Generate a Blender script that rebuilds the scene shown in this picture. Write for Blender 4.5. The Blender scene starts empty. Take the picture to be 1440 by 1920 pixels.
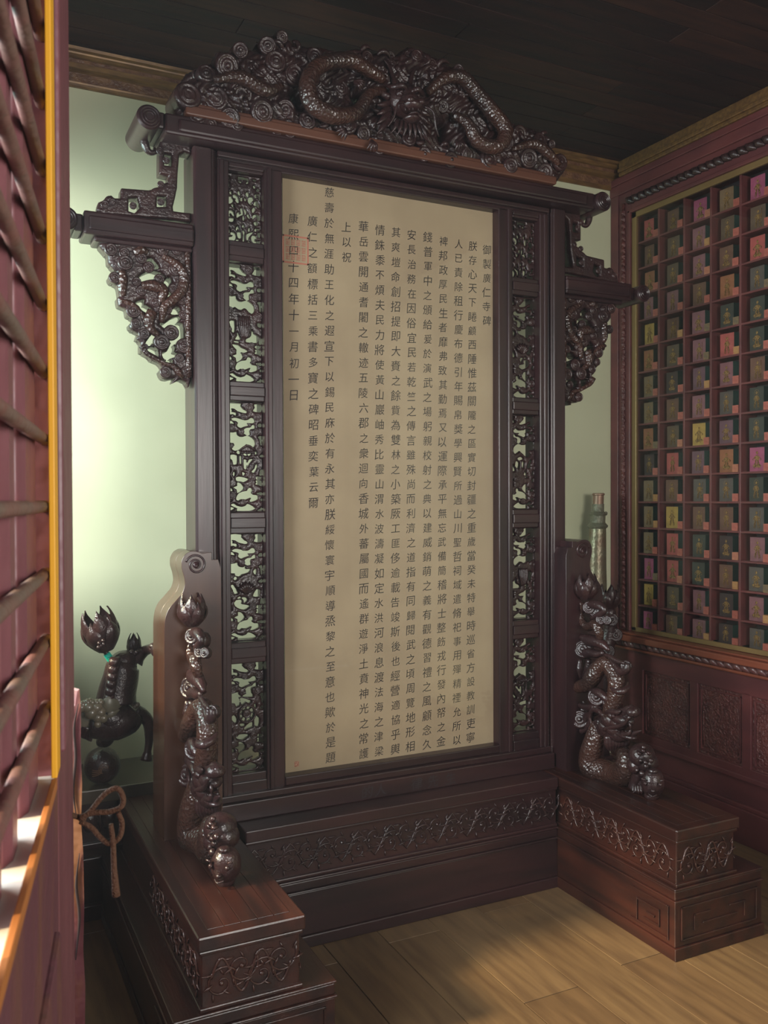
import bpy, math, random
import numpy as np
from mathutils import Vector, Matrix
random.seed(7)
C = bpy.context.scene.collection
scene = bpy.context.scene

# ---------------- camera, world, lights, exposure ----------------
FPX = 1650.0
YAW, PITCH, ROLL = math.radians(26.185), math.radians(-0.842), math.radians(-0.197)
CAM = np.array([0.0, 0.0, 1.6])
def cam_basis():
    cy, sy = math.cos(YAW), math.sin(YAW)
    f = np.array([sy, cy, 0]); r = np.array([cy, -sy, 0]); u = np.array([0, 0, 1.0])
    cp, sp = math.cos(PITCH), math.sin(PITCH)
    f2 = f*cp+u*sp; u2 = -f*sp+u*cp
    cr, sr = math.cos(ROLL), math.sin(ROLL)
    return np.array([r*cr+u2*sr, -r*sr+u2*cr, f2])
MB_ = cam_basis()
def at(px, py, ax, v):
    """point of the plane (axis ax = v) seen at a pixel of the photograph, used to measure outlines"""
    d = MB_.T @ np.array([(px-720)/FPX, -(py-960)/FPX, 1])
    return CAM + (v-CAM[ax])/d[ax]*d
cam = bpy.data.objects.new('camera', bpy.data.cameras.new('camera')); C.objects.link(cam)
cam.data.sensor_fit = 'HORIZONTAL'; cam.data.sensor_width = 36.0
cam.data.lens = FPX/1440*36.0
cam.data.clip_start = 0.02
r_, u_, f_ = MB_
cam.matrix_world = Matrix(((r_[0], u_[0], -f_[0], CAM[0]), (r_[1], u_[1], -f_[1], CAM[1]), (r_[2], u_[2], -f_[2], CAM[2]), (0, 0, 0, 1)))
cam.data.dof.use_dof = True; cam.data.dof.focus_distance = 3.4; cam.data.dof.aperture_fstop = 20
scene.camera = cam
scene.view_settings.view_transform = 'Standard'; scene.view_settings.look = 'None'
scene.view_settings.gamma = 1.0; scene.view_settings.use_curve_mapping = False
scene.view_settings.exposure = 0.0

w = bpy.data.worlds.new('sky'); scene.world = w; w.use_nodes = True
w.node_tree.nodes['Background'].inputs[0].default_value = (0.80, 0.92, 1.0, 1)
w.node_tree.nodes['Background'].inputs[1].default_value = 0.8

def area(name, loc, target, sx, sy, power, col):
    l = bpy.data.lights.new(name, 'AREA'); l.shape = 'RECTANGLE'; l.size = sx; l.size_y = sy
    l.energy = power; l.color = col
    o = bpy.data.objects.new(name, l); C.objects.link(o)
    o.location = loc
    o.rotation_euler = (Vector(target)-Vector(loc)).to_track_quat('-Z', 'Y').to_euler()
    return o
# daylight outside the openings of the left wall and the doorway behind the camera
area('daylight_far_window', (-0.9, 3.35, 2.15), (1.0, 3.6, 1.85), 0.9, 1.0, 32, (0.56, 1.0, 0.88))
area('daylight_side_window', (-1.5, 2.0, 2.1), (2.2, 2.3, 1.35), 2.4, 1.2, 220, (0.92, 0.97, 0.97))
area('daylight_doorway', (1.6, -1.9, 2.0), (1.9, 3.5, 1.8), 1.4, 1.2, 100, (1.0, 0.96, 0.90))
sun = bpy.data.objects.new('sun', bpy.data.lights.new('sun', 'SUN')); C.objects.link(sun)
sun.data.energy = 6.5; sun.data.angle = math.radians(5); sun.data.color = (1.0, 0.80, 0.46)
sun.rotation_euler = Vector((0.823, 0.02, -0.568)).to_track_quat('-Z', 'Y').to_euler()

# ---------------- helpers ----------------
class MB:
    """collects shapes; build() links them as ONE mesh object"""
    def __init__(s): s.v = []; s.f = []; s.mi = []
    def add(s, vs, fs, mi=0):
        n = len(s.v); s.v += [tuple(map(float, p)) for p in vs]
        s.f += [tuple(int(i)+n for i in q) for q in fs]; s.mi += [mi]*len(fs); return s
    def box(s, x0, x1, y0, y1, z0, z1, mi=0):
        v = [(x, y, z) for x in (x0, x1) for y in (y0, y1) for z in (z0, z1)]
        return s.add(v, [(0, 1, 3, 2), (4, 6, 7, 5), (0, 4, 5, 1), (2, 3, 7, 6), (0, 2, 6, 4), (1, 5, 7, 3)], mi)
    def tube(s, pts, rad, seg=10, sub=4, closed=False, flat=1.0, fdir=None, cap=True):
        P = np.array(pts, float); n = len(P)
        R = np.array(rad if hasattr(rad, '__len__') else [rad]*n, float)
        if sub > 1 and n > 2:
            Q = []; RR = []
            rng = range(n) if closed else range(n-1)
            for i in rng:
                a, b, c, d = (P[(i-1) % n] if closed or i > 0 else 2*P[0]-P[1], P[i], P[(i+1) % n], P[(i+2) % n] if closed or i+2 < n else 2*P[-1]-P[-2])
                for k in range(sub):
                    t = k/sub
                    Q.append(0.5*((2*b)+(-a+c)*t+(2*a-5*b+4*c-d)*t*t+(-a+3*b-3*c+d)*t**3))
                    RR.append(R[i]*(1-t)+R[(i+1) % n]*t)
            if not closed: Q.append(P[-1]); RR.append(R[-1])
            P = np.array(Q); R = np.array(RR); n = len(P)
        T = np.roll(P, -1, 0)-np.roll(P, 1, 0)
        if not closed: T[0] = P[1]-P[0]; T[-1] = P[-1]-P[-2]
        T /= np.linalg.norm(T, axis=1)[:, None]+1e-12
        ref = np.array(fdir if fdir is not None else ([0, 0, 1.0] if abs(T[0][2]) < .9 else [1.0, 0, 0]))
        vs = []
        N = np.cross(T[0], ref); N /= np.linalg.norm(N)+1e-12
        for i in range(n):
            N = N-T[i]*np.dot(N, T[i]); N /= np.linalg.norm(N)+1e-12
            if fdir is not None:
                N = np.cross(T[i], ref); N /= np.linalg.norm(N)+1e-12
            B = np.cross(T[i], N)
            for k in range(seg):
                a = 2*math.pi*k/seg
                vs.append(P[i]+R[i]*(math.cos(a)*N+flat*math.sin(a)*B))
        fs = []
        m = n if closed else n-1
        for i in range(m):
            for k in range(seg):
                j = (i+1) % n
                fs.append((i*seg+k, i*seg+(k+1) % seg, j*seg+(k+1) % seg, j*seg+k))
        if not closed and cap:
            fs.append(tuple(range(seg-1, -1, -1))); fs.append(tuple((n-1)*seg+k for k in range(seg)))
        return s.add(vs, fs)
    def ell(s, c, r, rot=None, seg=14, ring=9):
        r = r if hasattr(r, '__len__') else (r, r, r); vs = []; fs = []
        M = Matrix.Identity(3) if rot is None else rot
        for i in range(ring+1):
            th = math.pi*i/ring
            for k in range(seg):
                a = 2*math.pi*k/seg
                p = M @ Vector((r[0]*math.sin(th)*math.cos(a), r[1]*math.sin(th)*math.sin(a), r[2]*math.cos(th)))
                vs.append((c[0]+p.x, c[1]+p.y, c[2]+p.z))
        for i in range(ring):
            for k in range(seg):
                fs.append((i*seg+k, (i+1)*seg+k, (i+1)*seg+(k+1) % seg, i*seg+(k+1) % seg))
        return s.add(vs, fs)
    def prism(s, poly, axis, d0, d1, mi=0):
        """poly in the two other axes (ordered x,y,z without axis), extruded along axis"""
        n = len(poly)
        def mk(p, d):
            q = [p[0], p[1]]; q.insert(axis, d); return q
        vs = [mk(p, d0) for p in poly]+[mk(p, d1) for p in poly]
        fs = [tuple(range(n)), tuple(range(2*n-1, n-1, -1))]+[(i, i+n, (i+1) % n+n, (i+1) % n) for i in range(n)]
        return s.add(vs, fs, mi)
    def lathe(s, prof, c, axis=2, seg=28):
        """prof: (radius, height) list along the axis"""
        vs = []; fs = []
        for r, h in prof:
            for k in range(seg):
                a = 2*math.pi*k/seg; p = [r*math.cos(a), r*math.sin(a)]; p.insert(axis, h)
                vs.append([c[i]+p[i] for i in range(3)])
        for i in range(len(prof)-1):
            for k in range(seg):
                fs.append((i*seg+k, i*seg+(k+1) % seg, (i+1)*seg+(k+1) % seg, (i+1)*seg+k))
        fs.append(tuple(range(seg))); fs.append(tuple((len(prof)-1)*seg+k for k in range(seg)))
        return s.add(vs, fs)
    def boss(s, c, r, n=(0, -1, 0), thick=0.5, knob=True):
        """cloud curl: a domed disc with a groove ring and a centre knob, facing n"""
        N = Vector(n).normalized(); q = N.to_track_quat('Z', 'Y').to_matrix()
        prof = [(1.0, -thick*1.2), (1.0, 0), (.93, .16), (.82, .24), (.72, .20), (.62, .12), (.52, .22), (.40, .30), (.3, .24), (.25, .22)]
        if knob: prof += [(.25, .34), (.18, .46), (.08, .5), (.001, .5)]
        else: prof += [(.1, .26), (.001, .27)]
        seg = 18; vs = []; fs = []
        for rr, h in prof:
            for k in range(seg):
                a = 2*math.pi*k/seg
                p = q @ Vector((rr*r*math.cos(a), rr*r*math.sin(a), h*r*0.8))
                vs.append((c[0]+p.x, c[1]+p.y, c[2]+p.z))
        for i in range(len(prof)-1):
            for k in range(seg):
                fs.append((i*seg+k, i*seg+(k+1) % seg, (i+1)*seg+(k+1) % seg, (i+1)*seg+k))
        fs.append(tuple(range(seg)))
        return s.add(vs, fs)
    def build(s, name, mat, parent=None, smooth=False, bevel=0, org=None, angle=None):
        me = bpy.data.meshes.new(name)
        V = s.v
        if org is not None: V = [(p[0]-org[0], p[1]-org[1], p[2]-org[2]) for p in V]
        me.from_pydata(V, [], s.f)
        mats = mat if isinstance(mat, (list, tuple)) else [mat]
        for m in mats: me.materials.append(m)
        if len(mats) > 1: me.polygons.foreach_set('material_index', s.mi)
        import bmesh
        bm = bmesh.new(); bm.from_mesh(me); bmesh.ops.recalc_face_normals(bm, faces=bm.faces); bm.to_mesh(me); bm.free()
        if smooth: me.polygons.foreach_set('use_smooth', [True]*len(me.polygons))
        if angle and hasattr(me, 'set_sharp_from_angle'):
            me.polygons.foreach_set('use_smooth', [True]*len(me.polygons)); me.set_sharp_from_angle(angle=math.radians(angle))
        me.update()
        o = bpy.data.objects.new(name, me); C.objects.link(o)
        if parent is not None: o.parent = parent
        if bevel:
            b = o.modifiers.new('bevel', 'BEVEL'); b.width = bevel; b.segments = 2; b.limit_method = 'ANGLE'; b.angle_limit = math.radians(40)
        return o
def tag(o, label=None, cat=None, group=None, kind=None):
    if label: o['label'] = label
    if cat: o['category'] = cat
    if group: o['group'] = group
    if kind: o['kind'] = kind
    return o
def thing(name, label, cat, loc=(0, 0, 0), group=None):
    o = bpy.data.objects.new(name, None); C.objects.link(o); o.location = loc; o.empty_display_size = .05
    return tag(o, label, cat, group)

# ---------------- materials ----------------
def mat(name, col, rough=.5, metal=0, spec=.5, col2=None, scale=6, stretch=(1, 1, 1), bump=0, bscale=40, kind='noise', coat=0, bstretch=(1, 1, 1), detail=4, ramp=(.35, .65), alpha=None, rvar=0):
    m = bpy.data.materials.new(name); m.use_nodes = True; nt = m.node_tree; N = nt.nodes; L = nt.links
    b = N['Principled BSDF']
    b.inputs['Base Color'].default_value = (*col, 1); b.inputs['Roughness'].default_value = rough
    b.inputs['Metallic'].default_value = metal; b.inputs['Specular IOR Level'].default_value = spec
    if coat: b.inputs['Coat Weight'].default_value = coat; b.inputs['Coat Roughness'].default_value = .12
    tc = N.new('ShaderNodeTexCoord')
    if col2 is not None:
        mp = N.new('ShaderNodeMapping'); mp.inputs['Scale'].default_value = stretch; L.new(tc.outputs['Object'], mp.inputs[0])
        t = N.new('ShaderNodeTexNoise'); t.inputs['Scale'].default_value = scale; t.inputs['Detail'].default_value = detail
        L.new(mp.outputs[0], t.inputs['Vector'])
        r = N.new('ShaderNodeValToRGB'); r.color_ramp.elements[0].position = ramp[0]; r.color_ramp.elements[1].position = ramp[1]
        r.color_ramp.elements[0].color = (*col, 1); r.color_ramp.elements[1].color = (*col2, 1)
        L.new(t.outputs['Fac'], r.inputs[0]); L.new(r.outputs[0], b.inputs['Base Color'])
        if rvar:
            mr = N.new('ShaderNodeMapRange'); mr.inputs['To Min'].default_value = rough-rvar; mr.inputs['To Max'].default_value = rough+rvar
            L.new(t.outputs['Fac'], mr.inputs[0]); L.new(mr.outputs[0], b.inputs['Roughness'])
    if bump:
        mp2 = N.new('ShaderNodeMapping'); mp2.inputs['Scale'].default_value = bstretch; L.new(tc.outputs['Object'], mp2.inputs[0])
        if kind == 'voronoi':
            t2 = N.new('ShaderNodeTexVoronoi'); t2.inputs['Scale'].default_value = bscale; o_ = t2.outputs['Distance']
        else:
            t2 = N.new('ShaderNodeTexNoise'); t2.inputs['Scale'].default_value = bscale; o_ = t2.outputs['Fac']
        L.new(mp2.outputs[0], t2.inputs['Vector'])
        bp = N.new('ShaderNodeBump'); bp.inputs['Strength'].default_value = bump; bp.inputs['Distance'].default_value = .01
        L.new(o_, bp.inputs['Height']); L.new(bp.outputs[0], b.inputs['Normal'])
    return m
LAC = mat('dark_rosewood', (.0175, .0078, .0090), .31, spec=.5, col2=(.034, .0125, .0135), scale=5, stretch=(3, 3, .4), bump=.025, bscale=30, bstretch=(3, 3, .3))
LACX = mat('dark_rosewood_rail', (.0175, .0078, .0090), .31, spec=.5, col2=(.034, .0125, .0135), scale=5, stretch=(.4, 3, 3), bump=.025, bscale=30, bstretch=(.3, 3, 3))
CARV = mat('carved_rosewood', (.020, .0095, .0100), .30, spec=.55, col2=(.038, .015, .0145), scale=9, bump=.25, bscale=110)
SCALE = mat('carved_scales', (.026, .013, .011), .27, spec=.65, col2=(.052, .021, .015), scale=9, bump=.42, bscale=95, kind='voronoi')
RED = mat('red_rosewood', (.017, .0062, .0054), .30, spec=.5, col2=(.042, .0120, .0078), scale=4, stretch=(5, .5, 5), bump=.05, bscale=30, bstretch=(5, .4, 5))
CAB = mat('cabinet_rosewood', (.085, .0230, .0250), .42, spec=.45, col2=(.13, .034, .033), scale=5, stretch=(4, .6, 2), bump=.08, bscale=40)
CABC = mat('cabinet_carving', (.085, .024, .023), .42, spec=.5, col2=(.13, .037, .032), scale=12, bump=1.0, bscale=70)
WALL = mat('plaster', (.60, .605, .42), .5, spec=.35, col2=(.53, .535, .36), scale=1.6, detail=5, bump=.05, bscale=8)
GOLD = mat('gilt_moulding', (.20, .105, .034), .42, metal=.3, col2=(.11, .055, .022), scale=20, stretch=(.6, 3, 3), bump=.1, bscale=60)
GOLDD = mat('gilt_brown', (.10, .042, .024), .45, col2=(.20, .10, .045), scale=25, bump=.5, bscale=90)
PAPER = mat('xuan_paper', (.375, .292, .185), .6, spec=.25, col2=(.32, .245, .155), scale=3.5, detail=8, bump=.03, bscale=90)
INK = mat('ink', (.02, .016, .014), .7)
SEAL = mat('seal_red', (.42, .15, .10), .8)
REDP = mat('red_paint', (.215, .078, .094), .42, spec=.5, col2=(.155, .054, .066), scale=9, stretch=(2, 2, .5), bump=.35, bscale=28)
REDD = mat('worn_red_paint', (.125, .042, .056), .55, col2=(.17, .07, .04), scale=8, stretch=(2, 2, .6), bump=.5, bscale=30, ramp=(.5, .75))
YEL = mat('yellow_line', (.85, .42, .02), .5)
ORA = mat('orange_wood_edge', (.42, .15, .04), .5)
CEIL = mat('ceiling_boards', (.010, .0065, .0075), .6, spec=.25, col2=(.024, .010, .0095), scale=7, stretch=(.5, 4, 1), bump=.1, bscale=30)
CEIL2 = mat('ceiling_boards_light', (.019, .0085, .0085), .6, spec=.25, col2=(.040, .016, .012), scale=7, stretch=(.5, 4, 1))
GLIT = mat('gilt_figure', (.42, .26, .08), .4, metal=.5, col2=(.14, .075, .035), scale=160, ramp=(.4, .6), bump=.8, bscale=260)
BRASS = mat('old_brass', (.20, .19, .12), .38, metal=.5, col2=(.17, .11, .07), scale=14, bump=.3, bscale=60, rvar=.12)
BRASSG = mat('verdigris', (.13, .125, .085), .5, metal=.3, col2=(.19, .18, .125), scale=30, bump=.5, bscale=80)
COPP = mat('pale_copper', (.30, .18, .12), .45, metal=.4, col2=(.2, .12, .08), scale=20)
TEALT = mat('teal_tape', (.0, .55, .42), .4)
CORD = mat('brown_cord', (.095, .040, .020), .8, bump=.5, bscale=300)
GLASS = bpy.data.materials.new('clear_glass'); GLASS.use_nodes = True
_n = GLASS.node_tree.nodes; _l = GLASS.node_tree.links; _n.clear()
_o = _n.new('ShaderNodeOutputMaterial'); _t = _n.new('ShaderNodeBsdfTransparent'); _g = _n.new('ShaderNodeBsdfGlossy'); _g.inputs['Roughness'].default_value = .03
_w = _n.new('ShaderNodeLayerWeight'); _w.inputs['Blend'].default_value = .5; _x = _n.new('ShaderNodeMixShader')
_p = _n.new('ShaderNodeMath'); _p.operation = 'POWER'; _p.inputs[1].default_value = 5
_a = _n.new('ShaderNodeMath'); _a.operation = 'MULTIPLY_ADD'; _a.inputs[1].default_value = .9; _a.inputs[2].default_value = .045
_l.new(_w.outputs['Facing'], _p.inputs[0]); _l.new(_p.outputs[0], _a.inputs[0])
_l.new(_a.outputs[0], _x.inputs[0]); _l.new(_t.outputs[0], _x.inputs[1]); _l.new(_g.outputs[0], _x.inputs[2]); _l.new(_x.outputs[0], _o.inputs[0])

def plankmat(name, a, b):
    return mat(name, a, .40, spec=.45, col2=b, scale=3.2, stretch=(9, .9, 1), detail=7, ramp=(.3, .7), bump=.04, bscale=30, bstretch=(8, .5, 1))
PL = [plankmat('floor_plank_a', (.095, .055, .028), (.17, .105, .050)), plankmat('floor_plank_b', (.085, .049, .025), (.155, .092, .044)), plankmat('floor_plank_c', (.105, .062, .032), (.185, .115, .056))]

# ---------------- pierced and relief carving ----------------
def smooth_poly(p, sub=3):
    P = np.array(p, float); n = len(P); out = []
    for i in range(n):
        a, b, c, d = P[i-1], P[i], P[(i+1) % n], P[(i+2) % n]
        for k in range(sub):
            t = k/sub; s = .5*((2*b)+(-a+c)*t+(2*a-5*b+4*c-d)*t*t+(-a+3*b-3*c+d)*t**3)
            l = b*(1-t)+c*t
            out.append(.75*s+.25*l)
    return np.array(out)
def sdf_poly(U, V, poly):
    """signed distance, positive inside"""
    D = np.full(U.shape, 1e9); ins = np.zeros(U.shape, bool); n = len(poly)
    for i in range(n):
        x1, y1 = poly[i]; x2, y2 = poly[(i+1) % n]
        ex, ey = x2-x1, y2-y1; L2 = ex*ex+ey*ey+1e-18
        t = np.clip(((U-x1)*ex+(V-y1)*ey)/L2, 0, 1)
        D = np.minimum(D, (U-x1-t*ex)**2+(V-y1-t*ey)**2)
        if y1 != y2:
            c = ((y1 > V) != (y2 > V)) & (U < ex*(V-y1)/(y2-y1)+x1); ins ^= c
    D = np.sqrt(D); return np.where(ins, D, -D)
def relief(mb, field, u0, u1, v0, v1, nu, nv, thick, hfun, mapf, mi=0):
    """plate where field(U,V) > 0, front raised by hfun(U,V,F), back flat at -thick; outline snapped to the zero line"""
    us = np.linspace(u0, u1, nu); vs = np.linspace(v0, v1, nv)
    U, V = np.meshgrid(us, vs, indexing='ij'); F = field(U, V)
    du, dv = us[1]-us[0], vs[1]-vs[0]; cell = max(du, dv)
    gu, gv = np.gradient(F, du, dv); g2 = gu*gu+gv*gv+1e-9
    ins = F > -0.45*cell
    q = ins[:-1, :-1] & ins[1:, :-1] & ins[1:, 1:] & ins[:-1, 1:]
    near = np.abs(F) < 0.75*cell
    st = np.clip(-F/np.sqrt(g2), -cell*.6, cell*.6)
    edge = np.zeros(F.shape, int)
    for (a, b) in ((0, 0), (1, 0), (1, 1), (0, 1)):
        edge[a:a+nu-1, b:b+nv-1] += q
    bd = (edge > 0) & (edge < 4) & near
    U2 = np.where(bd, U+st*gu/np.sqrt(g2), U); V2 = np.where(bd, V+st*gv/np.sqrt(g2), V)
    U2 = np.clip(U2, u0, u1); V2 = np.clip(V2, v0, v1)
    H = hfun(U, V, np.maximum(F, 0)); H = np.where((edge > 0) & (edge < 4), np.minimum(H, 0.0), H)
    used = edge > 0; idx = np.full(F.shape, -1); idx[used] = np.arange(used.sum()); n = int(used.sum())
    pu, pv, ph = U2[used], V2[used], H[used]
    verts = [mapf(a, b, h) for a, b, h in zip(pu, pv, ph)]+[mapf(a, b, -thick) for a, b in zip(pu, pv)]
    faces = []
    I, J = np.nonzero(q)
    a = idx[I, J]; b = idx[I+1, J]; c = idx[I+1, J+1]; d = idx[I, J+1]
    faces += list(zip(a.tolist(), b.tolist(), c.tolist(), d.tolist()))
    faces += list(zip((d+n).tolist(), (c+n).tolist(), (b+n).tolist(), (a+n).tolist()))
    qp = np.zeros((nu+1, nv+1), bool); qp[1:nu, 1:nv] = q
    for (di, dj, s) in ((-1, 0, 0), (1, 0, 1), (0, -1, 2), (0, 1, 3)):
        m = q & ~qp[1+di:nu+di, 1+dj:nv+dj]
        I, J = np.nonzero(m)
        if s == 0: e0, e1 = idx[I, J+1], idx[I, J]
        elif s == 1: e0, e1 = idx[I+1, J], idx[I+1, J+1]
        elif s == 2: e0, e1 = idx[I, J], idx[I+1, J]
        else: e0, e1 = idx[I+1, J+1], idx[I, J+1]
        faces += list(zip(e1.tolist(), e0.tolist(), (e0+n).tolist(), (e1+n).tolist()))
    mb.add(verts, faces, mi)
def pillow(w, h): return lambda U, V, F: h*np.sqrt(np.clip(F/w, 0, 1)*(2-np.clip(F/w, 0, 1)))
def plank_rows(parent, mats, rects, z0, z1, gap=.0015, bevel=.0012):
    for i, (x0, x1, y0, y1) in enumerate(rects):
        m = MB().box(x0+gap, x1-gap, y0+gap, y1-gap, z0, z1)
        m.build('plank', mats[(i*7+i//3) % len(mats)], parent, bevel=bevel, org=(0, 0, 0))

# ---------------- the room ----------------
YW, XC, ZC, XL = 3.84, 3.30, 3.43, -0.10
XR = 3.46
fl = tag(MB().box(XL, XR+.1, -1.6, YW+.1, -.06, -.012).build('floor', PL[0]), kind='structure')
rects = []; e = [1.40+.2155*k for k in range(-7, 10)]
for i in range(len(e)-1):
    y = -1.5+(i*0.57) % 1.1
    cuts = [-1.55] + ([y] if y > -1.5 else []); yy = cuts[-1]
    while yy < YW:
        yy += 1.21
        cuts.append(min(yy, YW))
    for a, b in zip(cuts[:-1], cuts[1:]):
        if b-a > .05: rects.append((max(e[i], XL), min(e[i+1], XR), a, b))
plank_rows(fl, PL, [r for r in rects if r[1]-r[0] > .03], -.012, 0)
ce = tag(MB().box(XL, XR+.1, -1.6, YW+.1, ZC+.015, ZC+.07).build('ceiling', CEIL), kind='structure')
rects = []
for i in range(44):
    y0 = YW-.115*(i+1); off = (i*.83) % 1.7
    xs = [XL]+[x for x in (off-.6, off+1.1, off+2.8) if XL+.2 < x < XR-.2]+[XR]
    rects += [(a, b, y0, y0+.115) for a, b in zip(xs[:-1], xs[1:])]
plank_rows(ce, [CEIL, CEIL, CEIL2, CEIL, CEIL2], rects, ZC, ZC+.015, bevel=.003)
tag(MB().box(XL-.1, XR+.2, YW, YW+.1, 0, ZC+.07).build('wall_back', WALL), kind='structure')
tag(MB().box(XR, XR+.1, -1.6, YW, 0, ZC+.07).build('wall_right', WALL), kind='structure')
wl = MB()      # left wall with two window openings and the opening the lattice casement belongs to
SZ = 0.95
wl.box(XL-.1, XL, 3.74, YW, 0, ZC+.07); wl.box(XL-.1, XL, 2.55, 2.8, 0, ZC+.07)
wl.box(XL-.1, XL, 2.8, 3.74, 0, 1.38); wl.box(XL-.1, XL, 2.8, 3.74, 2.72, ZC+.07)
wl.box(XL-.1, XL, 1.25, 2.55, 0, SZ); wl.box(XL-.1, XL, 1.25, 2.55, 2.6, ZC+.07)
wl.box(XL-.1, XL, -1.6, 1.25, 2.95, ZC+.07); wl.box(XL-.1, XL, -1.6, 1.25, 0, 1.2); wl.box(XL-.1, XL, -1.6, -.1, 1.2, 2.95)
tag(wl.build('wall_left', REDD), kind='structure')
tag(MB().box(XL-1.45, XL-.1, .6, 4.2, 2.88, 2.94).build('sun_board', REDD), kind='structure')   # unseen board added outside the windows to cut off the sun
wf = MB()
wf.box(XL-.1, .7, -1.7, -1.6, 0, ZC+.07); wf.box(2.5, XR+.1, -1.7, -1.6, 0, ZC+.07); wf.box(.7, 2.5, -1.7, -1.6, 2.75, ZC+.07); wf.box(.7, 2.5, -1.7, -1.6, 0, 1.0)
tag(wf.build('wall_front', REDD), kind='structure')
# cornice along the back wall
tc_ = MB()
prof = [(YW, 3.30), (YW-.010, 3.30), (YW-.014, 3.305), (YW-.018, 3.312), (YW-.020, 3.318), (YW-.020, 3.355), (YW-.026, 3.360), (YW-.040, 3.366), (YW-.050, 3.380), (YW-.050, 3.398), (YW-.060, 3.402), (YW-.068, 3.410), (YW-.070, 3.416), (YW-.085, 3.420), (YW-.09, 3.43), (YW, 3.43)]
tc_.prism(prof, 0, XL, XR)
tr = tag(tc_.build('trim_1', GOLD), kind='structure')
MB().box(XL, XR, YW-.0215, YW-.0195, 3.319, 3.354).build('band', GOLDD, tr)
MB().box(XL, XR, YW-.0515, YW-.0495, 3.381, 3.397).build('band', GOLDD, tr)
# ---------------- carved dado ledge along the back wall, seen left ----------------
dz = thing('dado_ledge', 'long dark carved wooden ledge running along the back wall behind the screen', 'cabinet', (1.5, 3.66, 0))
def rel(o): return tuple(o.location)
D0 = rel(dz)
MB().box(XL+.02, 3.0, 3.50, YW-.003, 0, .445).build('body', LACX, dz, bevel=.004, org=D0)
MB().box(XL+.02, 3.0, 3.47, YW-.003, .445, .50).build('top', mat('ledge_top', (.05, .04, .028), .22, col2=(.07, .055, .038), scale=6, spec=.8), dz, bevel=.005, org=D0)
m = MB()
for z0, z1, y in ((.445, .465, 3.485), (.27, .295, 3.475), (.22, .235, 3.485), (0, .06, 3.47)): m.box(XL+.02, 3.0, y, 3.50, z0, z1)
m.build('moulding', LACX, dz, bevel=.004, org=D0)
m = MB(); x = -.04
while x < 2.95:
    m.ell((x, 3.497, .375), (.030, .022, .045)); m.ell((x+.036, 3.497, .36), (.006, .012, .05)); x += .072
tag(m.build('lobed_frieze', CARV, dz, smooth=True, org=D0), kind='stuff')

# ---------------- the standing screen ----------------
S0 = (1.565, 3.10, 0.0); XM = 1.565
scr = thing('standing_screen', 'huge dark carved rosewood standing screen framing a calligraphy sheet', 'screen', S0)
def sp(mb, name, mt=LAC, bevel=.004, smooth=False, par=None, angle=None):
    return mb.build(name, mt, par or scr, smooth=smooth, bevel=bevel, org=S0 if par is None else None, angle=angle)
def vine(mb, p0, du, dn, length, z0, z1, nwave, r=.0038):
    """raised scrolling vine on a face: p0 start, du unit along, dn outward normal"""
    p0 = np.array(p0); du = np.array(du, float); dn = np.array(dn, float); zc = (z0+z1)/2; A = (z1-z0)*.36
    P = lambda s, z: p0+du*s+np.array([0, 0, z])+dn*.001
    pts = [P(length*i/40, zc+A*math.sin(2*math.pi*nwave*i/40)) for i in range(41)]
    mb.tube(pts, r, seg=6, sub=2)
    for k in range(int(2*nwave)):
        s = length*(k+.5)/(2*nwave); sg = 1 if k % 2 == 0 else -1; cz = zc-sg*A*.35
        sp_ = [P(s+(1.15-.09*j)*A*math.cos(sg*j*.75+.5)*.85, cz+(1.15-.09*j)*A*math.sin(sg*j*.75+.5)*.85) for j in range(12)]
        mb.tube(sp_, [r*.95*(1-.05*j) for j in range(12)], seg=6, sub=2)
        for j in range(7):
            a = .4+j*.9; b0 = .5 if j % 2 else .75
            c = P(s+b0*A*math.cos(a), cz+b0*A*math.sin(a)*.9); q = P(s+(b0+.55)*A*math.cos(a+.35), cz+(b0+.5)*A*math.sin(a+.35)*.8)
            q[2] = min(max(q[2], z0+.004), z1-.004)
            mb.tube([c, (c+q)/2+dn*.002, q], [r*.3, r*.95, r*.25], seg=6, sub=3)
        mb.ell(P(s, cz), (r*1.8, r*1.8, r*1.8), seg=8, ring=6)
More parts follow.
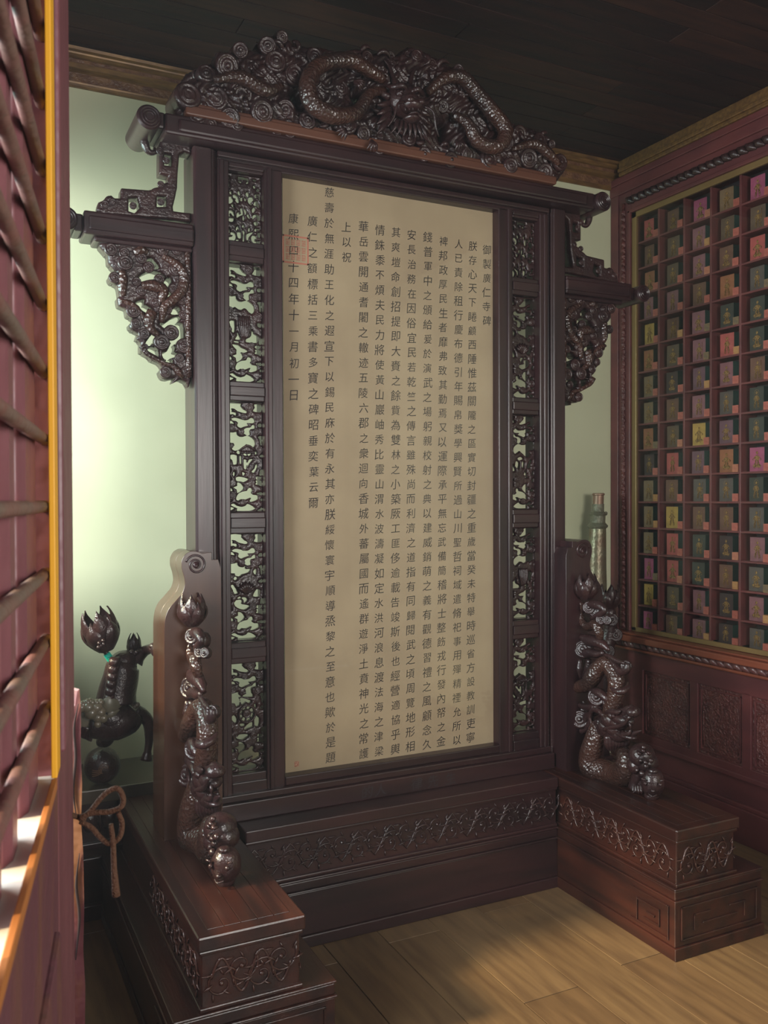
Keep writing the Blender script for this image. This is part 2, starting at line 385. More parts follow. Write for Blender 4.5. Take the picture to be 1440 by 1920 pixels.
def foot(x0, x1, lx0, lx1, mt):
    g = MB(); yF, yB = 2.262, 3.47
    g.box(lx0-.002, lx1+.002, yF-.004, yB, 0, .044)
    g.box(lx0+.004, lx1-.004, yF+.004, yB, .044, .200)
    f = g.build('foot', mt, scr, bevel=.003, org=S0)
    m = MB()
    for a, b, o in ((.200, .208, .002), (.208, .240, -.004), (.240, .249, .000)): m.box(lx0-o, lx1+o, yF-o, yB, a, b)
    m.box(x0+.014, x1-.014, yF+.016, yB, .249, .412)
    for a, b, o in ((.249, .262, -.006), (.400, .412, -.006)): m.box(x0-o, x1+o, yF-o, yB, a, b)
    m.build('moulding', mt, f, bevel=.0035)
    for c in (f.children[-1],): c.data.transform(Matrix.Translation((-S0[0], -S0[1], -S0[2])))
    t = MB().box(x0, x1, yF, yB, .412, .454)
    t.build('foot_top', mt, f, bevel=.006, org=S0)
    p = MB()     # inlaid boards of the top with open joints
    n = 5
    for i in range(n):
        a = x0+.035+(x1-x0-.07)*i/n; b = x0+.035+(x1-x0-.07)*(i+1)/n
        p.box(a+.0008, b-.0008, yF+.035, yB-.03, .4535, .4562)
    p.build('inlaid_boards', mt, f, bevel=.0008, org=S0)
    v = MB()
    vine(v, (x0+.013, yF+.045, 0), (0, 1, 0), (-1, 0, 0), .60, .262, .400, 4.5)
    vine(v, (x1-.013, yF+.03, 0), (0, 1, 0), (1, 0, 0), 1.1, .262, .400, 8.5)
    vine(v, (x0+.04, yF+.015, 0), (1, 0, 0), (0, -1, 0), x1-x0-.08, .262, .400, 2)
    v.build('vine_carving', CARV if mt is LAC else REDV, f, smooth=True, org=S0)
    q = MB()
    for (px_, s) in ((lx0+.003, -1), (lx1-.003, 1)):   # key-fret panel near the front of each side face
        for (a, b, c, d) in ((.06, .36, .175, .182), (.06, .36, .062, .069), (.05, .057, .062, .182), (.30, .307, .062, .150), (.12, .30, .143, .150), (.12, .127, .09, .150), (.12, .25, .088, .095), (.16, .23, .112, .119)):
            q.box(min(px_, px_+s*.006), max(px_, px_+s*.006), yF+a*.62, yF+b*.62, c, d)
    for (a, b, c, d) in ((.03, .40, .175, .182), (.03, .037, .062, .182), (.393, .40, .062, .182), (.03, .40, .062, .069), (.09, .17, .14, .147), (.09, .097, .09, .147), (.26, .34, .14, .147), (.333, .34, .09, .147), (.13, .30, .105, .112)):
        q.box(lx0+a*(lx1-lx0)/.43, lx0+b*(lx1-lx0)/.43, yF-.001, yF+.005, c, d)
    q.build('fret_carving', mt, f, bevel=.0015, org=S0)
    return f
REDV = mat('red_rosewood_carving', (.036, .013, .010), .30, spec=.6, col2=(.06, .020, .014), scale=9, bump=.25, bscale=110)
foot(2.232, 2.535, 2.225, 2.655, RED)
foot(.565, .868, .50, .960, RED)
# long base bar between the feet
g = MB(); bx0, bx1, bF = .90, 2.23, 2.918
g.box(bx0, bx1, bF-.003, 3.30, 0, .044); g.box(bx0, bx1, bF+.004, 3.30, .044, .2)
for a, b, o in ((.200, .208, .002), (.208, .240, -.004), (.240, .249, .000), (.249, .262, -.006), (.400, .412, -.006)): g.box(bx0, bx1, bF-o, 3.30, a, b)
g.box(bx0, bx1, bF+.016, 3.30, .249, .412); g.box(bx0, bx1, bF, 3.30, .412, .454)
bb = sp(g, 'base_bar', LACX)
v = MB(); vine(v, (bx0, bF+.015, 0), (1, 0, 0), (0, -1, 0), bx1-bx0, .262, .400, 10)
v.build('vine_carving', CARV, bb, smooth=True, org=S0)
# posts (outer), each with its moulded inner stile
for s in (-1, 1):
    X = lambda a: XM+s*a
    g = MB()
    def bx(a, b, *r): g.box(min(X(a), X(b)), max(X(a), X(b)), *r)
    bx(.800, .725, 3.045, 3.19, .454, 2.83); bx(.725, .715, 3.056, 3.17, .454, 2.83)
    bx(.797, .735, 3.040, 3.05, .46, 2.83)
    sp(g, 'post', LAC, .008)
    g = MB()
    bx(.715, .672, 3.050, 3.16, .50, 2.80); bx(.708, .690, 3.044, 3.06, .50, 2.80)
    sp(g, 'stile', LAC, .004)
    g = MB()
    bx(.540, .470, 3.058, 3.16, .50, 2.80); bx(.530, .512, 3.050, 3.07, .50, 2.80); bx(.486, .474, 3.062, 3.09, .52, 2.79)
    sp(g, 'stile', LAC, .004)
    for (a, b) in ((2.772, 2.81), (2.452, 2.525), (1.953, 2.024), (1.477, 1.555), (1.009, 1.086), (.50, .610)):
        g = MB(); bx(.672, .540, 3.062, 3.16, a, b); bx(.672, .540, 3.055, 3.07, a+(b-a)*.25, b-(b-a)*.25)
        sp(g, 'rail', LACX, .004)
# top and bottom rails around the sheet
g = MB(); g.box(XM-.715, XM+.715, 3.058, 3.16, 2.790, 2.832); g.box(XM-.715, XM+.715, 3.040, 3.07, 2.806, 2.826); sp(g, 'rail', LACX, .004)
g = MB(); g.box(XM-.725, XM+.725, 3.02, 3.17, .454, .520); g.box(XM-.72, XM+.72, 3.035, 3.16, .520, .545); g.box(XM-.47, XM+.47, 3.055, 3.16, .545, .577)
rail_low = sp(g, 'rail', LACX, .004)
# top beam with rolled ends
def roll_disc(m, cx, cz, y, r, s):
    for k, (rr, d) in enumerate(((1.0, 0), (.72, .004), (.44, .008))):
        pts = [(cx+rr*r*.92*math.cos(a), y-d*.4, cz+rr*r*.92*math.sin(a)) for a in [2*math.pi*i/16 for i in range(16)]]
        m.tube(pts, .0035, seg=6, sub=1, closed=True)
g = MB(); g.box(.655, 2.475, 2.985, 3.19, 2.832, 2.900); g.box(.70, 2.43, 2.975, 2.99, 2.842, 2.886)
g.box(.63, .66, 3.0, 3.18, 2.85, 2.905); g.box(2.47, 2.50, 3.0, 3.18, 2.85, 2.905)
beam = sp(g, 'top_beam', LACX, .008)
for cx in (.600, 2.530-.022):
    g = MB()
    g.lathe([(.0, -.11), (.036, -.11), (.041, -.105), (.041, .105), (.036, .11), (.0, .11)], (cx, 3.075, 2.866), axis=1)
    roll_disc(g, cx, 2.866, 2.966, .036, 1)
    g.build('rolled_end', LACX, beam, org=S0, angle=35)
# side arms with rolled ends
for s in (-1, 1):
    X = lambda a: XM+s*a
    g = MB()
    g.box(min(X(.80), X(1.165)), max(X(.80), X(1.165)), 3.04, 3.18, 2.478, 2.555)
    g.box(min(X(.80), X(1.15)), max(X(.80), X(1.15)), 3.034, 3.05, 2.492, 2.540)
    g.box(min(X(.80), X(1.13)), max(X(.80), X(1.13)), 3.06, 3.16, 2.462, 2.48)
    g.box(min(X(1.165), X(1.195)), max(X(1.165), X(1.195)), 3.055, 3.165, 2.488, 2.545)
    a_ = sp(g, 'side_arm', LACX, .007)
    g = MB(); g.lathe([(.0, -.085), (.032, -.085), (.038, -.08), (.038, .08), (.032, .085), (.0, .085)], (X(1.222), 3.11, 2.516), axis=1)
    roll_disc(g, X(1.222), 2.516, 3.026, .033, 1)
    g.build('rolled_end', LACX, a_, org=S0, angle=35)
# stepped fret brackets above the arms (outline measured on the left one, mirrored to the right)
def PXZ(lst, Y): return [tuple(at(x, y, 1, Y)[[0, 2]]) for x, y in lst]
stepo = [(358, 262), (300, 262), (299, 290), (299, 326), (316, 330), (315, 342), (306, 344), (302, 350), (290, 352), (282, 356), (279, 357), (227, 353), (226, 372), (215, 372), (208, 366), (200, 368), (193, 376), (184, 380), (181, 396), (190, 402), (330, 412), (358, 416), (358, 400), (338, 398), (325, 396), (324, 388), (328, 372), (332, 352), (333, 326), (336, 290), (345, 285), (358, 290)]
steph = [[(241, 372), (258, 370), (262, 390), (252, 400), (241, 396)], [(294, 368), (312, 368), (312, 388), (294, 388)], [(308, 288), (322, 290), (322, 312), (308, 310)]]
PS = [PXZ(p, 3.08) for p in [stepo]+steph]
stepo_, steph_ = PS[0], PS[1:]
def fld_step(U, V):
    f = sdf_poly(U, V, stepo_)
    for h in steph_: f = np.minimum(f, -sdf_poly(U, V, h))
    return f
st_curls = [((197, 383), .014), ((212, 378), .011), ((250, 385), .012), ((302, 345), .012), ((302, 378), .012), ((312, 300), .012), ((300, 282), .013), ((268, 362), .008), ((320, 340), .010)]
for s in (-1, 1):
    X = lambda x: x if s < 0 else 2*XM-x
    m = MB()
    relief(m, fld_step, .44, .77, 2.53, 2.87, 90, 92, .05, pillow(.008, .006), lambda u, v, h: (X(u), 3.08-h, v))
    for (p, r) in st_curls:
        q = at(p[0], p[1], 1, 3.07); m.boss((X(q[0]), 3.072, q[2]), r, knob=False)
    # beam-end hanging curl
    a = [at(x, y, 1, 3.08) for x, y in ((268, 250), (272, 270), (280, 284), (292, 284), (290, 276))]
    m.tube([(X(p[0]), 3.085, p[2]) for p in a], [.016, .015, .011, .008, .004], seg=10)
    sp(m, 'stepped_bracket', CARV, 0, True)
# openwork spandrels below the arms
def sx(p): return (180+p[0]/6.622, 440+p[1]/6.622)
so = [(85, 60), (100, 200), (150, 260), (155, 340), (230, 430), (270, 455), (200, 475), (160, 520), (180, 580), (265, 625), (285, 700), (290, 765), (268, 780), (285, 880), (375, 915), (390, 1000), (480, 1060), (415, 1110), (440, 1180), (530, 1220), (505, 1290), (560, 1340), (560, 1450), (640, 1500), (700, 1560), (780, 1590), (830, 1650), (795, 1700), (830, 1780), (900, 1800), (980, 1780), (960, 1840), (1050, 1800), (1120, 1830), (1185, 1800), (1185, 60)]
sh = [[(620, 330), (690, 305), (745, 360), (765, 400), (700, 390), (660, 350)], [(545, 550), (600, 500), (700, 455), (790, 480), (835, 525), (770, 500), (720, 560), (650, 545), (590, 582)], [(870, 595), (900, 548), (928, 570), (890, 605)], [(850, 620), (905, 615), (875, 690), (975, 740), (885, 800), (830, 785), (850, 700)], [(515, 855), (590, 820), (560, 890)], [(570, 900), (620, 885), (695, 940), (665, 960)], [(955, 965), (1015, 905), (1040, 960)], [(820, 1100), (870, 1115), (960, 1050), (1045, 1012), (1010, 1065), (940, 1115), (880, 1145)], [(965, 1135), (1065, 1110), (1075, 1330), (1000, 1340), (935, 1310), (1052, 1240), (1020, 1180)], [(640, 1355), (690, 1280), (750, 1222), (795, 1285), (720, 1300), (680, 1350)], [(655, 1430), (700, 1408), (757, 1440), (757, 1510), (690, 1480)], [(848, 1480), (905, 1460), (950, 1365), (972, 1400), (955, 1460), (1060, 1500), (960, 1500), (880, 1530)], [(885, 1580), (940, 1560), (930, 1615)]]
so_ = smooth_poly(PXZ([sx(p) for p in so], 3.08), 2); sh_ = [smooth_poly(PXZ([sx(p) for p in h], 3.08), 3) for h in sh]
sb = [((180, 190), 70), ((345, 235), 60), ((360, 355), 85), ((650, 410), 62), ((225, 540), 62), ((780, 560), 58), ((560, 700), 58), ((975, 440), 75), ((460, 950), 80), ((490, 1110), 55), ((590, 1235), 62), ((930, 1220), 85), ((810, 1340), 90), ((1085, 1385), 85), ((860, 1710), 66), ((1030, 1535), 52), ((880, 930), 55), ((740, 850), 50), ((1060, 820), 55), ((500, 590), 50), ((1080, 1000), 55), ((950, 680), 55), ((1090, 560), 60), ((560, 300), 60), ((820, 200), 70), ((1000, 200), 60), ((600, 1400), 40), ((1110, 1700), 60)]
st_ = [([(320, 450), (335, 560), (325, 680), (345, 770)], [45, 60, 55, 30]), ([(560, 640), (700, 640), (830, 700), (800, 850)], [50, 80, 75, 40]), ([(700, 960), (650, 1080), (690, 1190), (780, 1260)], [70, 75, 55, 35]), ([(820, 270), (960, 350), (1080, 480), (1080, 650), (980, 790), (860, 880), (820, 1000), (810, 1100)], [35, 55, 70, 75, 70, 60, 50, 30]), ([(470, 240), (560, 200), (640, 230)], [40, 60, 30]), ([(560, 1380), (620, 1470), (720, 1530), (860, 1610), (960, 1640), (1030, 1720), (1080, 1780)], [40, 34, 34, 30, 40, 50, 20]), ([(300, 820), (420, 860), (540, 960), (660, 1180)], [20, 40, 30, 16]), ([(1130, 200), (1140, 600), (1140, 1100), (1150, 1780)], [40, 40, 40, 40])]
def fld_span(U, V):
    f = sdf_poly(U, V, so_)
    for h in sh_: f = np.minimum(f, -sdf_poly(U, V, h)-.0055)
    return f
for s in (-1, 1):
    X = lambda x: x if s < 0 else 2*XM-x
    m = MB()
    relief(m, fld_span, .455, .768, 1.99, 2.50, 120, 190, .05, pillow(.018, .014), lambda u, v, h: (X(u), 3.09-h, v))
    k = 1/6.622/520
    for (p, r) in sb:
        q = at(*sx(p), 1, 3.08); m.boss((X(q[0]), 3.071, q[2]), r*k*1.08, thick=.8)
    sc = MB()
    for (pp, rr) in st_:
        pts = [at(*sx(p), 1, 3.08) for p in pp]
        sc.tube([(X(p[0]), 3.074, p[2]) for p in pts], [r*k*.95 for r in rr], seg=10)
    o = sp(m, 'carved_spandrel', CARV, 0, True)
    sc.build('dragon_body', SCALE, o, smooth=True, org=S0)
BRD = mat('warm_rosewood', (.040, .015, .009), .24, spec=.7, col2=(.062, .024, .013), scale=4, stretch=(3, 3, .4))
# scroll-topped boards hugging the foot of each post
bo = [at(x, y, 1, 2.955) for x, y in ((380, 1038), (368, 1034), (357, 1034), (347, 1040), (341, 1052), (341, 1066), (345, 1080), (347, 1095), (343, 1110), (332, 1124), (318, 1140), (311, 1156), (308, 1180), (308, 1240), (308, 1577))]
bo = [(p[0]-XM, p[2]) for p in bo]; bo[-1] = (bo[-1][0], .456)
half = [(-.768, .456), (-.768, 1.395)] + bo
hp = smooth_poly([(-.768, 1.395)]+bo[:-1], 3)[:-5].tolist()
outl = [(-.768, .456)]+[(min(max(a, -.96), -.768), b) for a, b in hp if b < 1.44]+[(bo[-1][0], .456)]
full = [(-.735, .456), (-.735, 1.36), (-.745, 1.395)] + [p for p in outl[1:]]
for s in (-1, 1):
    X = lambda a: XM+(a if s < 0 else -a)
    m = MB()
    m.prism([(X(a), b) for a, b in full], 1, 2.957, 3.040)
    m.prism([(X(min(a, -.801)), b) for a, b in outl], 1, 3.040, 3.135)
    o = sp(m, 'scroll_board', BRD if s < 0 else LAC, .010, angle=30)
    m = MB(); cz = 1.385; cx = -.822
    pts = []
    for j in range(30):
        a = math.pi*.9-j*.42; r = .036*(1-j/34)
        pts.append((X(cx+r*math.cos(a)), 2.956, cz-.006+r*math.sin(a)))
    m.tube(pts, .0038, seg=7, sub=2); m.lathe([(.0, -.006), (.010, -.006), (.012, 0), (.012, .004)], (X(cx), 2.958, cz-.006), axis=1, seg=16)
    m.build('spiral', LAC, o, smooth=True, org=S0)

# ---------------- openwork panels ----------------
B3 = lambda p: (415+p[0]/7.68, 740+p[1]/7.68)
B1 = lambda p: (410+p[0]/12, 310+p[1]/12)
up = [[(132, 72), (335, 87), (330, 120), (375, 175), (432, 205), (415, 227), (350, 215), (290, 195), (240, 160), (185, 150), (200, 185), (195, 212), (260, 225), (255, 262), (215, 238), (132, 235)],
 [(547, 98), (650, 108), (650, 207), (600, 213), (530, 195), (560, 150)], [(132, 262), (165, 270), (152, 290), (132, 290)],
 [(195, 315), (240, 300), (300, 310), (400, 340), (450, 335), (500, 305), (540, 320), (550, 360), (520, 377), (440, 375), (430, 390), (455, 412), (380, 430), (330, 447), (285, 410), (300, 375), (270, 345), (215, 335)],
 [(135, 345), (200, 350), (228, 388), (190, 378), (135, 384)], [(600, 415), (620, 392), (652, 395), (652, 437), (610, 434)],
 [(545, 410), (550, 457), (490, 465), (470, 500), (478, 552), (430, 560), (390, 530), (390, 480), (430, 455), (490, 450), (510, 420)], [(605, 595), (655, 578), (655, 712), (640, 700), (630, 620)]]
low = [[(285, 1275), (340, 1295), (378, 1350), (350, 1395), (285, 1432), (275, 1375), (230, 1352), (285, 1330)], [(147, 1365), (190, 1370), (208, 1395), (190, 1408), (147, 1405)],
 [(272, 1500), (300, 1450), (370, 1415), (435, 1405), (455, 1360), (500, 1365), (512, 1400), (490, 1430), (530, 1465), (590, 1470), (608, 1510), (580, 1535), (510, 1560), (475, 1555), (505, 1510), (480, 1500), (410, 1528), (340, 1520), (300, 1545), (272, 1530)],
 [(585, 1440), (658, 1425), (658, 1468), (620, 1455)], [(570, 1250), (655, 1250), (658, 1328), (620, 1310), (565, 1300), (588, 1275)], [(570, 1215), (590, 1190), (655, 1195), (640, 1225), (600, 1232)],
 [(185, 1612), (230, 1598), (280, 1630), (350, 1647), (410, 1630), (440, 1600), (495, 1620), (557, 1665), (510, 1690), (460, 1698), (280, 1698), (290, 1665), (230, 1637)],
 [(147, 1650), (235, 1662), (180, 1690), (147, 1697)], [(592, 1697), (630, 1680), (658, 1650), (660, 1697)], [(147, 1525), (182, 1538), (155, 1560)], [(640, 1535), (660, 1518), (660, 1554)],
 [(145, 1035), (168, 1095), (148, 1118)], [(145, 1170), (175, 1215), (148, 1232)], [(640, 1085), (660, 1088), (660, 1167), (628, 1160)]]
ring = lambda cx, cy, r0, r1, a0, a1, n=5: [(cx+r1*math.cos(a0+(a1-a0)*i/n), cy+r1*math.sin(a0+(a1-a0)*i/n)) for i in range(n+1)]+[(cx+r0*math.cos(a1-(a1-a0)*i/n), cy+r0*math.sin(a1-(a1-a0)*i/n)) for i in range(n+1)]
sky = [(135, 520), (220, 525), (270, 515), (275, 550), (310, 585), (370, 592), (440, 570), (500, 600), (545, 640), (557, 700)]
mids = {
 'umbrella': [sky+[(522, 747), (475, 725), (445, 705), (432, 690), (430, 640), (420, 690), (400, 712), (350, 745), (320, 772), (270, 790), (235, 788), (200, 755), (240, 725), (225, 675), (137, 658)],
   [(272, 820), (300, 795), (328, 830), (300, 842)], [(550, 820), (575, 818), (582, 842), (555, 845)], [(380, 840), (422, 845), (427, 870), (390, 860)], [(445, 850), (492, 843), (460, 873)], [(322, 885), (341, 890), (341, 988), (325, 985)],
   [(386, 935), (427, 945), (422, 1068), (388, 1055)], [(445, 980), (470, 935), (522, 925), (470, 980), (445, 1035)], [(573, 1005), (592, 1030), (545, 1122), (508, 1110), (550, 1070)], [(215, 1150), (235, 1118), (242, 1140), (230, 1177)], [(362, 1120), (402, 1140), (370, 1170)],
   [(170, 870), (210, 858), (275, 870), (272, 992), (210, 995), (215, 940), (180, 915)], [(632, 880), (660, 858), (660, 890)], [(260, 1210), (310, 1190), (400, 1205), (450, 1228), (380, 1265), (330, 1250), (280, 1250)]],
 'vase': [sky+[(520, 745), (470, 720), (430, 680), (390, 675), (350, 700), (300, 690), (260, 660), (220, 680), (180, 662), (137, 640)], [(175, 880), (245, 865), (247, 1010), (215, 1015), (200, 950)], [(285, 1015), (342, 1112), (265, 1115), (300, 1070)],
   [(520, 985), (550, 1030), (620, 1070), (600, 1147), (435, 1145), (440, 1105), (490, 1085), (515, 1050)], [(610, 880), (655, 880), (655, 930), (612, 922)], [(250, 1145), (315, 1148), (310, 1160), (250, 1158)],
   [(220, 1195), (310, 1200), (350, 1230), (455, 1270), (385, 1298), (300, 1270), (260, 1240)]],
 'lotus': [sky[:6]+[(400, 570), (385, 600), (410, 625), (470, 620), (440, 668), (340, 690), (300, 720), (240, 700), (235, 668), (137, 650)], [(210, 745), (250, 725), (265, 755), (240, 775)], [(170, 860), (210, 855), (275, 978), (215, 980), (205, 920)], [(570, 945), (622, 960), (605, 1050), (520, 1040), (540, 990)],
   [(225, 1130), (260, 1092), (320, 1090), (342, 1115), (330, 1155), (390, 1170), (455, 1192), (382, 1238), (300, 1215), (245, 1175)], [(345, 1055), (400, 1060), (422, 1090), (380, 1135), (375, 1095)], [(520, 660), (562, 625), (560, 705), (540, 700)], [(600, 825), (655, 790), (655, 840)], [(275, 1060), (302, 1040), (330, 1055), (300, 1065)]],
 'wheel': [sky[:6]+[(350, 575), (430, 545), (480, 560), (498, 610), (330, 590), (280, 600), (300, 660), (290, 700), (240, 725), (225, 675), (137, 655)], [(305, 620), (340, 615), (465, 670), (440, 700), (390, 670), (335, 710)],
   [(170, 880), (210, 858), (250, 930), (230, 975), (175, 915)], [(535, 905), (598, 960), (585, 1070), (530, 1040)], [(370, 1070), (480, 985), (495, 1060), (430, 1075), (385, 1095)], [(300, 1000), (370, 1010), (360, 1035), (320, 1035)], [(610, 800), (650, 760), (655, 815)], [(525, 740), (540, 725), (548, 765), (535, 775)],
   [(240, 1190), (310, 1160), (430, 1180), (380, 1220), (330, 1240), (270, 1220)]]+[ring(395, 850, 72, 112, math.pi*k/4+.16, math.pi*(k+1)/4-.16, 3) for k in range(8)],
}
mids['fish'] = mids['umbrella'][:1]+[[(x, y) for x, y in h] for h in (mids['lotus'][2], mids['lotus'][3], mids['vase'][2], mids['vase'][5] if len(mids['vase']) > 5 else mids['vase'][2])]+[[(350, 830), (400, 800), (470, 830), (430, 860)], [(330, 900), (370, 870), (380, 960), (350, 990)], [(440, 900), (500, 880), (520, 960), (460, 1000)]]
toph = [[(180, 490), (240, 480), (215, 520), (205, 640), (185, 650)], [(260, 565), (290, 530), (310, 600), (275, 585)], [(215, 740), (240, 660), (300, 650), (310, 690), (345, 745), (290, 800), (240, 810)],
 [(340, 620), (400, 615), (460, 680), (482, 780), (450, 800), (400, 740), (420, 705), (365, 680)], [(455, 580), (485, 520), (515, 610), (490, 622)], [(650, 600), (690, 550), (717, 590), (700, 670), (670, 640)], [(530, 700), (562, 670), (560, 752), (530, 752)], [(615, 690), (657, 725), (645, 757), (620, 735)],
 [(700, 740), (730, 680), (790, 670), (835, 720), (790, 770), (760, 800), (790, 840), (770, 852), (715, 800)], [(833, 850), (890, 765), (940, 810), (962, 922), (900, 880)], [(865, 640), (900, 600), (960, 610), (985, 670), (985, 752), (965, 720), (950, 640), (895, 640), (912, 692), (880, 690)],
 [(300, 838), (345, 840), (345, 890), (372, 942), (320, 880)], [(195, 1030), (230, 980), (290, 975), (345, 1010), (372, 1105), (330, 1092), (300, 1040), (250, 1040), (270, 1100), (230, 1105)], [(245, 1160), (357, 1165), (340, 1222), (300, 1240), (245, 1222)],
 [(433, 1142), (440, 1060), (480, 1020), (495, 1070), (540, 1060), (520, 970), (550, 918), (577, 1000), (577, 1070), (500, 1102)], [(613, 935), (662, 1010), (640, 1082), (615, 1020)], [(578, 1100), (607, 1140), (602, 1212), (578, 1205)], [(678, 1110), (710, 1068), (748, 1182), (710, 1145)],
 [(798, 980), (850, 908), (877, 960), (820, 1032)], [(813, 1180), (820, 1110), (880, 1078), (960, 1108), (987, 1200), (950, 1227), (900, 1170), (930, 1140), (870, 1130)], [(843, 1270), (900, 1248), (937, 1290), (920, 1337), (860, 1322)], [(858, 1450), (890, 1408), (960, 1420), (967, 1450), (900, 1442), (890, 1482)],
 [(928, 1530), (988, 1505), (988, 1580), (960, 1622)], [(185, 1395), (220, 1388), (262, 1450), (235, 1512), (200, 1440)], [(185, 1580), (230, 1602), (330, 1590), (340, 1545), (290, 1545), (288, 1490), (350, 1493), (407, 1560), (400, 1630), (350, 1692), (280, 1697), (210, 1660)],
 [(443, 1500), (522, 1493), (527, 1627), (460, 1612)], [(568, 1445), (622, 1490), (602, 1560), (607, 1692), (578, 1697), (595, 1560)], [(673, 1545), (822, 1488), (760, 1550), (720, 1600), (710, 1667), (673, 1667)],
 [(783, 1620), (820, 1568), (890, 1588), (907, 1650), (860, 1640), (870, 1700), (920, 1710), (980, 1698), (990, 1780), (930, 1790), (850, 1752), (793, 1690)], [(388, 1712), (450, 1658), (477, 1680), (460, 1727)], [(703, 1705), (740, 1713), (792, 1777), (715, 1762)], [(413, 1452), (445, 1348), (492, 1442), (450, 1400)],
 [(558, 1372), (590, 1318), (622, 1392), (590, 1365)], [(708, 1440), (735, 1388), (747, 1440), (715, 1477)], [(470, 198), (700, 238), (707, 330), (660, 352), (690, 290), (620, 260), (560, 262), (520, 240), (475, 262)], [(468, 290), (547, 310), (520, 332)], [(828, 430), (850, 398), (877, 430), (850, 467)], [(903, 520), (940, 468), (967, 520), (935, 537)],
 [(185, 220), (240, 190), (225, 250), (185, 282)], [(193, 360), (237, 318), (237, 412)], [(813, 265), (892, 275), (860, 297)]]
def norm(hs, f, x0, x1, z0, z1):
    out = []
    for h in hs:
        q = [at(*f(p), 1, 3.10) for p in h]
        out.append([((p[0]-x0)/(x1-x0), (p[2]-z0)/(z1-z0)) for p in q])
    return out
a0, a1 = at(*B3((130, 70)), 1, 3.10), at(*B3((660, 1699)), 1, 3.10)
b0, b1 = at(*B1((175, 150)), 1, 3.10), at(*B1((995, 1795)), 1, 3.10)
zt3 = at(*B3((400, 88)), 1, 3.10)[2]
NB = {k: norm(up+v+low, B3, a0[0], a1[0], a1[2], max(a0[2], zt3)) for k, v in mids.items()}
NB['scroll'] = norm(toph, B1, b0[0], b1[0], b1[2], at(*B1((600, 190)), 1, 3.1)[2])
def carved_panel(kind, s, z0, z1):
    xa, xb = XM-.672, XM-.540; W, Hh = xb-xa, z1-z0
    hs = [smooth_poly([(xa+.003+u*(W-.006), z0+.004+v*(Hh-.008)) for u, v in h], 2) for h in NB[kind]]
    def f(U, V):
        F = np.full(U.shape, .02)
        for h in hs: F = np.minimum(F, -sdf_poly(U, V, h)-.0011)
        return F
    X = lambda x: x if s < 0 else 2*XM-x
    m = MB(); nv = int(Hh/.0021)
    relief(m, f, xa, xb, z0, z1, 66, nv, .010, pillow(.011, .006), lambda u, v, h: (X(u), 3.095-h, v))
    cx = (xa+xb)/2; y = 3.090
    Zm = lambda t: z1-t*Hh; Xm = lambda t: X(xa+t*W)
    def pb(u, v, r, kn):
        fv = float(f(np.array([[xa+u*W]]), np.array([[z1-v*Hh]]))[0, 0])
        if fv > .004: m.boss((Xm(u), y, Zm(v)), min(r, fv*1.15), knob=kn)
    if kind != 'scroll':
        for (u, v, r) in ((.62, .05, .016), (.1, .24, .016), (.42, .27, .015), (.82, .27, .014), (.85, .13, .014), (.45, .13, .012), (.2, .66, .014), (.7, .68, .015), (.12, .85, .016), (.45, .90, .014), (.85, .88, .015), (.85, .72, .012), (.1, .40, .013), (.92, .43, .013), (.08, .56, .012), (.92, .6, .012), (.55, .77, .010)):
            pb(u, v, r, False)
    if kind == 'wheel':
        q = (Xm(.505), 3.088, Zm(.475)); m.boss(q, .016)
        m.tube([(q[0]+.031*math.cos(a), 3.086, q[2]+.031*math.sin(a)) for a in [math.pi*i/8 for i in range(16)]], .004, seg=6, sub=1, closed=True)
    if kind == 'umbrella':
        for k in range(9): m.tube([(Xm(.37+.045*k), 3.085, Zm(.44)), (Xm(.34+.052*k), 3.083, Zm(.47))], .0025, seg=6)
        m.tube([(Xm(.35), 3.086, Zm(.435)), (Xm(.56), 3.084, Zm(.395)), (Xm(.78), 3.086, Zm(.435))], .004, seg=6)
    if kind == 'vase':
        for k in range(6): m.tube([(Xm(.33+.06*k), 3.086, Zm(.44)), (Xm(.36+.05*k), 3.081, Zm(.54)), (Xm(.44+.02*k), 3.086, Zm(.63))], .004, seg=6)
    if kind == 'lotus':
        for k in range(7):
            a = -.9+.3*k; m.tube([(Xm(.5), 3.086, Zm(.56)), (Xm(.5)+s*0+.028*math.sin(a), 3.082, Zm(.56)+.028*math.cos(a)), (Xm(.5)+.045*math.sin(a), 3.086, Zm(.56)+.045*math.cos(a))], [.004, .009, .001], seg=8)
    if kind == 'scroll':
        for u, v in ((.22, .33), (.74, .38), (.2, .57), (.83, .62), (.22, .87), (.8, .9)): pb(u, v, .009, True)
    return sp(m, 'carved_panel', CARV, 0, True)
zs = ((2.525, 2.772), (2.024, 2.452), (1.555, 1.953), (1.086, 1.477), (.610, 1.009))
for s, ks in ((-1, ('scroll', 'vase', 'umbrella', 'lotus', 'wheel')), (1, ('scroll', 'lotus', 'fish', 'vase', 'umbrella'))):
    for (a, b), k in zip(zs, ks): carved_panel(k, s, a, b)

